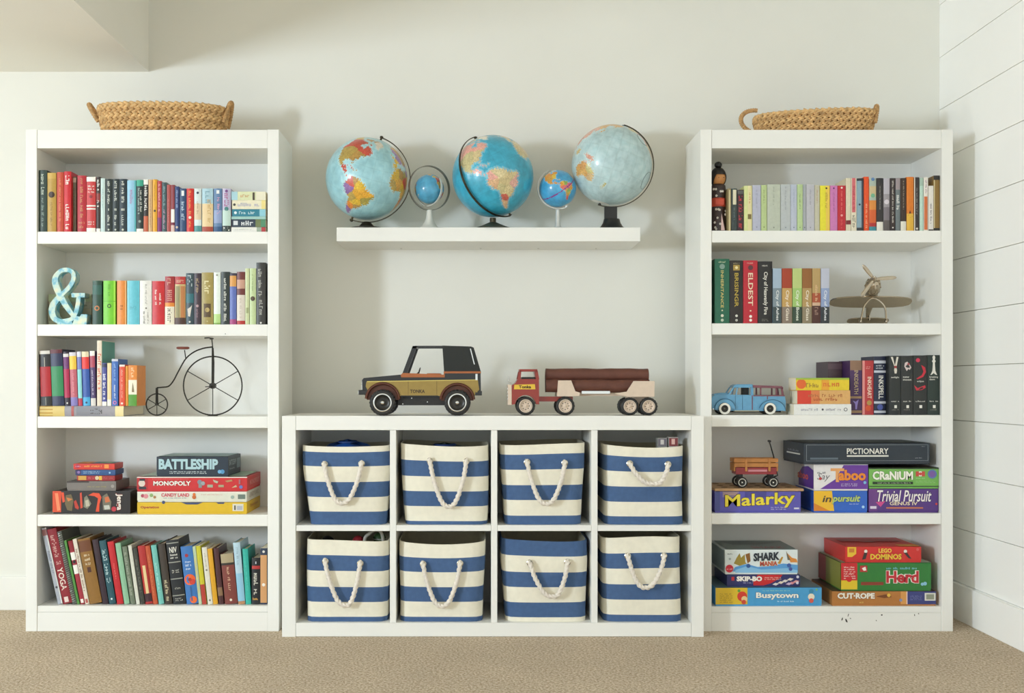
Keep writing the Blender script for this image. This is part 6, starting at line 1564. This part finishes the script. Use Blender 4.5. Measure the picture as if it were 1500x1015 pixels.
# ------------------------------------------------------------------ airplane
def airplane():
    y0 = 0.06; s = S(y0); cxp = 1281; base = 472.5
    zb = RZ[1]
    root = empty('airplane_ornament', (X(cxp, y0), y0, zb + .0004))
    tag(root, 'polished silver propeller airplane ornament, nose raised', 'ornament')
    AL = mat('#b9ac98', .22, .95, var=.03, name='polished_aluminium')
    def L(p, y=0.0): return Vector(((p[0] - cxp) * s, y, (base - p[1]) * s))
    # fuselage: raised nose near the viewer, tail low at the back
    nose = L((1279, 409), -.008); tail = L((1293, 463), .17)
    ax = (tail - nose); Ln = ax.length; d = ax.normalized()
    prof = [(0.0, .010), (.02, .019), (.08, .0265), (.22, .028), (.24, .024), (.4, .0225), (.55, .0165), (.75, .0105), (.92, .006), (1.0, .003)]
    q = d.to_track_quat('Z', 'Y').to_matrix().to_4x4()
    mb = MB(); mb.lathe([(r, t * Ln) for t, r in prof], 28, 0, Matrix.Translation(nose) @ q)
    fus = mb.build('fuselage', AL, root, smooth=True, angle=50)
    # radial ribs on the cowl
    mb = MB()
    for k in range(9):
        a = 2 * PI * k / 9
        M = Matrix.Translation(nose) @ q
        mb.tube([M @ Vector((.022 * math.cos(a), .022 * math.sin(a), .006)), M @ Vector((.0285 * math.cos(a), .0285 * math.sin(a), .03))], .0025, 6)
    mb.build('cylinder_heads', AL, fus, smooth=True)
    # cockpit
    M = Matrix.Translation(nose) @ q
    # wing, slightly tipped so its underside shows
    n = 26; out = []
    for k in range(n):
        a = 2 * PI * k / n; e = 3.2
        r = (abs(math.cos(a)) ** e + abs(math.sin(a)) ** e) ** (-1 / e)
        out.append((60.5 * s * r * math.cos(a), .036 * r * math.sin(a)))
    wing_c = L((1283, 438.5), .055)
    Mw = Matrix.Translation(wing_c) @ Matrix.Rotation(math.radians(-30), 4, 'X')
    vs = [(x, yy, -.0022) for x, yy in out] + [(x, yy, .0022) for x, yy in out] + [(x * .97, yy * .6, .0045) for x, yy in out]
    fs = [tuple(range(n))[::-1], tuple(range(2 * n, 3 * n))] + [(r * n + k, r * n + (k + 1) % n, (r + 1) * n + (k + 1) % n, (r + 1) * n + k) for r in (0, 1) for k in range(n)]
    MB().add(vs, fs, 0, Mw).build('wing', AL, root, smooth=True, angle=40)
    # tail plane and fin
    tc = L((1294, 464.0), .165)
    Mt = Matrix.Translation(tc) @ Matrix.Rotation(math.radians(-26), 4, 'X') @ Matrix.Diagonal((.52, .62, .8, 1))
    MB().add(vs, fs, 0, Mt).build('tail_plane', AL, root, smooth=True, angle=40)
    MB().prism([(-.0, 0), (.0, .0)], 0, 0) if False else None
    m = MB(); m.box(-.0018, .0018, -.022, .012, 0, .034, 0, Matrix.Translation(tc), bev=.0015); m.build('tail_fin', AL, root)
    # propeller
    hub = nose - d * .008
    m = MB(); m.lathe([(0, -.016), (.004, -.013), (.008, -.004), (.009, .008)], 18, 0, Matrix.Translation(hub) @ q); sp = m.build('spinner', AL, root, smooth=True)
    for tip in ((1261, 386.5), (1310.5, 405), (1258.5, 433)):
        t3 = L(tip, hub.y - .004); v = t3 - hub
        pts = [hub + v * f for f in (0.05, .3, .6, .85, .97, 1.0)]
        mb = MB(); wv = [.004, .0062, .0074, .0066, .004, .001]
        k = 8; vv = []; ff = []
        dirv = v.normalized(); sidev = dirv.cross(Vector((0, 1, 0))).normalized()
        for p, w in zip(pts, wv):
            for q2 in range(k):
                a = 2 * PI * q2 / k
                vv.append(tuple(p + sidev * w * math.cos(a) + Vector((0, 1, 0)) * .0016 * math.sin(a)))
        for i in range(5):
            for q2 in range(k):
                w2 = (q2 + 1) % k; ff.append((i * k + q2, i * k + w2, (i + 1) * k + w2, (i + 1) * k + q2))
        ff += [tuple(range(k))[::-1], tuple(range(5 * k, 6 * k))]
        mb.add(vv, ff).build('propeller_blade', AL, root, smooth=True, angle=60)
    # landing gear arch
    arcs = [L(p, y) for p, y in (((1261.5, 467), .005), ((1264.5, 456), .008), ((1267.5, 446), .012), ((1274, 438), .018), ((1281, 434), .022), ((1290, 437.5), .018), ((1297, 446), .012), ((1299, 457), .008), ((1298.5, 467), .005))]
    MB().tube(smooth_path(arcs, 4), .0036, 8).build('landing_gear', AL, root, smooth=True)
    for px in (1261, 1298.5):
        c = L((px, 468), .005)
        MB().lathe([(0, -.0045), (.006, -.0045), (.0092, -.0025), (.0098, 0), (.0092, .0025), (.006, .0045), (0, .0045)], 22, 0, Matrix.Translation((c.x, c.y, .0100)) @ Matrix.Rotation(PI / 2, 4, 'Y')).build('wheel', AL, root, smooth=True, angle=50)
airplane()

# ------------------------------------------------------------------ blue woody wagon car
def woody():
    y0 = 0.05; s = S(y0); cxp = 1098; base = 609.2
    hw = .036; yc = y0 + hw + .004
    root = empty('toy_station_wagon', (X(cxp, y0), yc, RZ[2] + .0004))
    tag(root, 'light blue vintage toy station wagon with white-walled tyres', 'toy car')
    BL = mat('#5f9cc0', .35, var=.05, coat=.3, name='pale_blue_enamel'); TR = mat('#7c4a54', .45, var=.08, name='maroon_trim'); WT = mat('#e9e6da', .5, var=.02); GR = mat('#6b6a5c', .4, .6, var=.03)
    def L(p): return ((p[0] - cxp) * s, (base - p[1]) * s)
    def poly(*pts): return [L(p) for p in pts]
    MB().prism(poly((1044, 601), (1042.5, 588), (1044, 582.5), (1049, 580.5), (1062, 579.5), (1070, 580), (1150, 581), (1151.5, 590), (1151.5, 603), (1140, 604), (1072, 603.5), (1052, 603)), -hw, hw).build('body', BL, root)
    MB().prism(poly((1045, 584), (1048, 579), (1058, 577.2), (1070, 577.4), (1070.5, 582)), -hw * .55, hw * .55).build('bonnet', BL, root)
    m = MB()
    m.prism(poly((1076, 566.5), (1080, 564.8), (1102, 564.6), (1104, 566), (1103.5, 569.5), (1075, 569.8)), -hw + .002, hw - .002)
    m.build('cab_roof', BL, root)
    MB().prism(poly((1103, 565.8), (1146, 567.4), (1148, 569.5), (1148, 571), (1103, 569.6)), -hw + .002, hw - .002).build('rear_roof', TR, root)
    for nm, mt, pl in (('pillar', BL, ((1074.5, 569), (1076.5, 569), (1069.5, 580.5), (1066.8, 580.5))), ('pillar', BL, ((1080.3, 569), (1082, 569), (1079.5, 581), (1077.8, 581))), ('pillar', BL, ((1100.2, 569), (1104.2, 569), (1104.2, 581), (1100.2, 581))), ('pillar', TR, ((1114, 569.5), (1116, 569.5), (1116, 581), (1114, 581))), ('pillar', TR, ((1137, 570), (1139, 570), (1139, 581), (1137, 581))), ('pillar', TR, ((1144.5, 570), (1147.5, 570), (1149, 581), (1146, 581)))):
        for sy in (-hw + .002, hw - .006): MB().prism(poly(*pl), sy, sy + .004).build(nm, mt, root)
    MB().prism(poly((1091, 569), (1099, 569), (1099, 581), (1091, 581)), -.012, .02).build('seat_back', TYRE, root)
    MB().box(L((1104, 0))[0], L((1150, 0))[0], -hw - .001, hw + .001, L((0, 582.4))[1], L((0, 580.6))[1]).build('waist_strip', TR, root)
    for x in (1102.3, 1124.5): MB().box(L((x - .6, 0))[0], L((x + .6, 0))[0], -hw - .0012, -hw, L((0, 602 if x < 1110 else 587))[1], L((0, 581))[1]).build('door_strip', TR, root)
    for x in (1077.5, 1088): MB().box(L((x - .3, 0))[0], L((x + .3, 0))[0], -hw - .0008, -hw, L((0, 602))[1], L((0, 580))[1]).build('door_seam', pmat('#3f6f8c'), root)
    def fender(cx, cz, rx, rz, a0, a1, nm):
        n = 16; pts = [(cx + rx * math.cos(math.radians(a0 + (a1 - a0) * i / n)), cz - rz * math.sin(math.radians(a0 + (a1 - a0) * i / n))) for i in range(n + 1)]
        for sy in (-1, 1):
            y0_, y1_ = (-hw - .007, -hw + .004) if sy < 0 else (hw - .004, hw + .007)
            MB().prism([L(p) for p in pts], y0_, y1_).build(nm, BL, root)
            m2 = MB(); m2.tube([(L(p)[0], y0_ if sy < 0 else y1_, L(p)[1]) for p in pts], .0014, 6); m2.build('fender_edge', mat('#35627c', .4, var=0), root, smooth=True)
    fender(1062, 600.5, 15, 14.5, 180, 0, 'front_fender')
    fender(1131, 604, 19.5, 16.5, 165, 0, 'rear_fender')
    MB().box(L((1060, 0))[0], L((1146, 0))[0], -hw * .6, hw * .6, L((0, 606))[1], L((0, 602))[1]).build('chassis', TYRE, root)
    MB().box(L((1076, 0))[0], L((1112, 0))[0], -hw - .005, hw + .005, L((0, 604.6))[1], L((0, 603))[1]).build('running_board', mat('#a9a48c', .4, .4, var=0), root)
    MB().tube([(L((1045, 0))[0], sy, L((0, 601))[1]) for sy in (-hw - .004, 0, hw + .004)], .0022, 8).build('front_bumper', CHROME, root, smooth=True)
    for sy in (-1, 1): MB().ellipsoid((L((1047, 0))[0], sy * hw * .75, L((0, 588))[1]), (.004, .005, .005), 12, 8).build('headlamp', CHROME, root, smooth=True)
    R = 8.8 * s
    for cxw in (1061, 1127.3):
        for sy in (-1, 1): wheel(root, 'wheel', L((cxw, 0))[0], sy * (hw + .002) - .004, R, R, .012, TYRE, GR, DARKHUB, 0, 0, white=WT)
        for r_ in (R * .80,):
            MB().lathe([(R * .60, .0), (R * .95, .0), (R * .95, .0012), (R * .60, .0012)], 30, 0, Matrix.Translation((L((cxw, 0))[0], -(hw + .002) - .0102, R)) @ MYX, cap=False).build('whitewall', WT, root)
    # small wire basket-like rack behind the tail
    pts = [(L(p)[0], .02, L(p)[1]) for p in ((1153, 604), (1154.5, 590), (1155, 574), (1158, 570), (1162, 572), (1162, 600))]
woody()

# ------------------------------------------------------------------ red wagon on the holed board
def wagon():
    y0 = 0.045; s = S(y0); cxp = 1106; base = 714.0
    hw = .036; yc = y0 + hw
    root = empty('toy_pull_wagon', (X(cxp, y0), yc, zboard + .0004))
    tag(root, 'small red pull wagon with wooden stake sides on the holed board', 'toy wagon')
    WD = mat('#b5783c', .5, var=.15, scale=40, name='honey_wood'); RD = mat('#8f1f26', .4, var=.06, coat=.2, name='dark_red_enamel')
    def L(p): return ((p[0] - cxp) * s, (base - p[1]) * s)
    def bx(nm, m, xa, xb, ya, yb, za, zb_): return MB().box(L((xa, 0))[0], L((xb, 0))[0], ya, yb, L((0, zb_))[1], L((0, za))[1], bev=.0008).build(nm, m, root)
    bx('bed', RD, 1078, 1138, -hw + .003, hw - .003, 684.5, 694.5)
    for sy in (-1, 1):
        ya, yb = (-hw, -hw + .004) if sy < 0 else (hw - .004, hw)
        bx('stake_rail', WD, 1076, 1140, ya, yb, 671.2, 676.8)
        bx('stake_rail', WD, 1076, 1140, ya, yb, 678, 683.6)
        for x in (1093, 1127): bx('stake', WD, x - 1.7, x + 1.7, ya - .0025 if sy < 0 else yb, ya if sy < 0 else yb + .0025, 671.8, 690)
    for x in (1076.5, 1139): 
        bx('end_rail', WD, x - 1.2, x + 1.2, -hw + .004, hw - .004, 671.2, 676.8)
        bx('end_rail', WD, x - 1.2, x + 1.2, -hw + .004, hw - .004, 678, 690)
    MB().box(L((1096, 0))[0], L((1124, 0))[0], -hw + .0022, -hw + .0028, L((0, 690.5))[1], L((0, 687.5))[1]).build('side_stripe', pmat('#c9868c'), root)
    for x in (1086.5, 1132):
        bx('bolster', BLACKP, x - 3, x + 3, -hw * .6, hw * .6, 694.5, 705)
        MB().tube([(L((x, 0))[0], -hw, 8 * s), (L((x, 0))[0], hw, 8 * s)], .002, 8).build('axle', BLACKP, root)
        for sy in (-1, 1): wheel(root, 'wheel', L((x, 0))[0], sy * hw - .003, 8.0 * s, 7.9 * s, .014, TYRE, mat('#e6e2d6', .5, var=0), DARKHUB, 0, 0)
    MB().tube([(L((1136, 0))[0], 0, L((0, 700))[1]), (L((1143, 0))[0], 0, L((0, 697))[1]), (L((1141, 0))[0], 0, L((0, 690))[1]), (L((1137, 0))[0], 0, L((0, 669))[1]), (L((1131, 0))[0], 0, L((0, 648))[1])], .0024, 8).build('pull_handle', BLACKP, root, smooth=True)
    MB().tube([(L((1130.7, 0))[0], -.011, L((0, 646.5))[1]), (L((1130.7, 0))[0], .011, L((0, 646.5))[1])], .0042, 10).build('handle_grip', BLACKP, root, smooth=True)
wagon()

# ------------------------------------------------------------------ wooden doll
def doll():
    y0 = 0.06; s = S(y0); cxp = 1052
    root = empty('wooden_doll', (X(cxp, y0), y0, RZ[0] + .0004))
    tag(root, 'dark wooden kimono doll with black hair standing by the books', 'doll')
    H = Z(237, y0) - RZ[0]
    root.scale = (1, 1, H / .2475)
    KIM = mat('#35231f', .4, var=.12, scale=40, coat=.2, name='dark_kimono'); HAIR = mat('#171412', .3, var=.05, name='doll_hair'); SKIN = mat('#c98a4e', .45, var=.05, name='turned_wood'); OBI = mat('#c2482f', .45, var=.06); WH = mat('#e6dfd4', .5, var=0)
    body = MB().lathe([(.029, 0), (.0305, .006), (.029, .05), (.027, .09), (.026, .12), (.029, .145), (.026, .163), (.016, .170)], 36).build('kimono', KIM, root, smooth=True, angle=60)
    zc = .192
    MB().ellipsoid((0, 0, zc), (.027, .027, .033), 28, 16).build('head', SKIN, root, smooth=True)
    # hair cap with fringe and bun; open over the face
    vs = []; fs = []; n, m = 32, 12
    for i in range(m + 1):
        for q in range(n):
            a = 2 * PI * q / n
            face = max(0, math.cos(a + PI / 2 - .25)) ** 2
            lo = 2.35 - 0.98 * min(1, face * 1.6)
            th = lo * i / m
            vs.append((.0300 * math.sin(th) * math.cos(a), .0300 * math.sin(th) * math.sin(a), zc + .037 * math.cos(th)))
    for i in range(m):
        for q in range(n):
            w = (q + 1) % n; fs.append((i * n + q, i * n + w, (i + 1) * n + w, (i + 1) * n + q))
    MB().add(vs, fs).build('hair', HAIR, root, smooth=True, angle=180)
    MB().ellipsoid((0, 0, 0.2355), (.014, .014, .012), 18, 10).build('hair_bun', HAIR, root, smooth=True)
    for dx in (-.009, .009):
        MB().ellipsoid((dx + .006, -.0258, zc - .004), (.0016, .001, .0022), 8, 6).build('eye', HAIR, root)
    MB().ellipsoid((.006, -.0245, zc - .016), (.0022, .001, .001), 8, 6).build('mouth', OBI, root)
    MB().lathe([(.0276, .088), (.0271, .10), (.0268, .112), (.0274, .118)], 36).build('obi_sash', OBI, root, smooth=True)
    MB().box(-.016, .016, -.031, -.0265, .092, .114, bev=.002).build('obi_knot', OBI, root)
    r2 = random.Random(4)
    for k in range(16):
        a = -PI / 2 + r2.uniform(-1.3, 1.5); z = r2.choice((.012, .03, .045, .06, .075, .128, .14, .15)) + r2.uniform(-.004, .004)
        R = .0293 if z < .07 else (.0275 if z < .12 else .0285)
        M = Matrix.Translation((R * math.cos(a), R * math.sin(a), z))
        mb = MB()
        for p in range(5):
            b = 2 * PI * p / 5
            tx = Vector((-math.sin(a), math.cos(a), 0))
            c = Vector((R * math.cos(a), R * math.sin(a), z)) + tx * .0026 * math.cos(b) + Vector((0, 0, 1)) * .0026 * math.sin(b)
            mb.ellipsoid(tuple(c), (.0019, .0019, .0019), 6, 4)
        mb.build('blossom_print', WH, root)
    MB().prism([(.004, .004), (.018, .004), (.006, .062)], -.0302, -.0290).build('robe_fold', mat('#d9b8b0', .5, var=0), root)
doll()
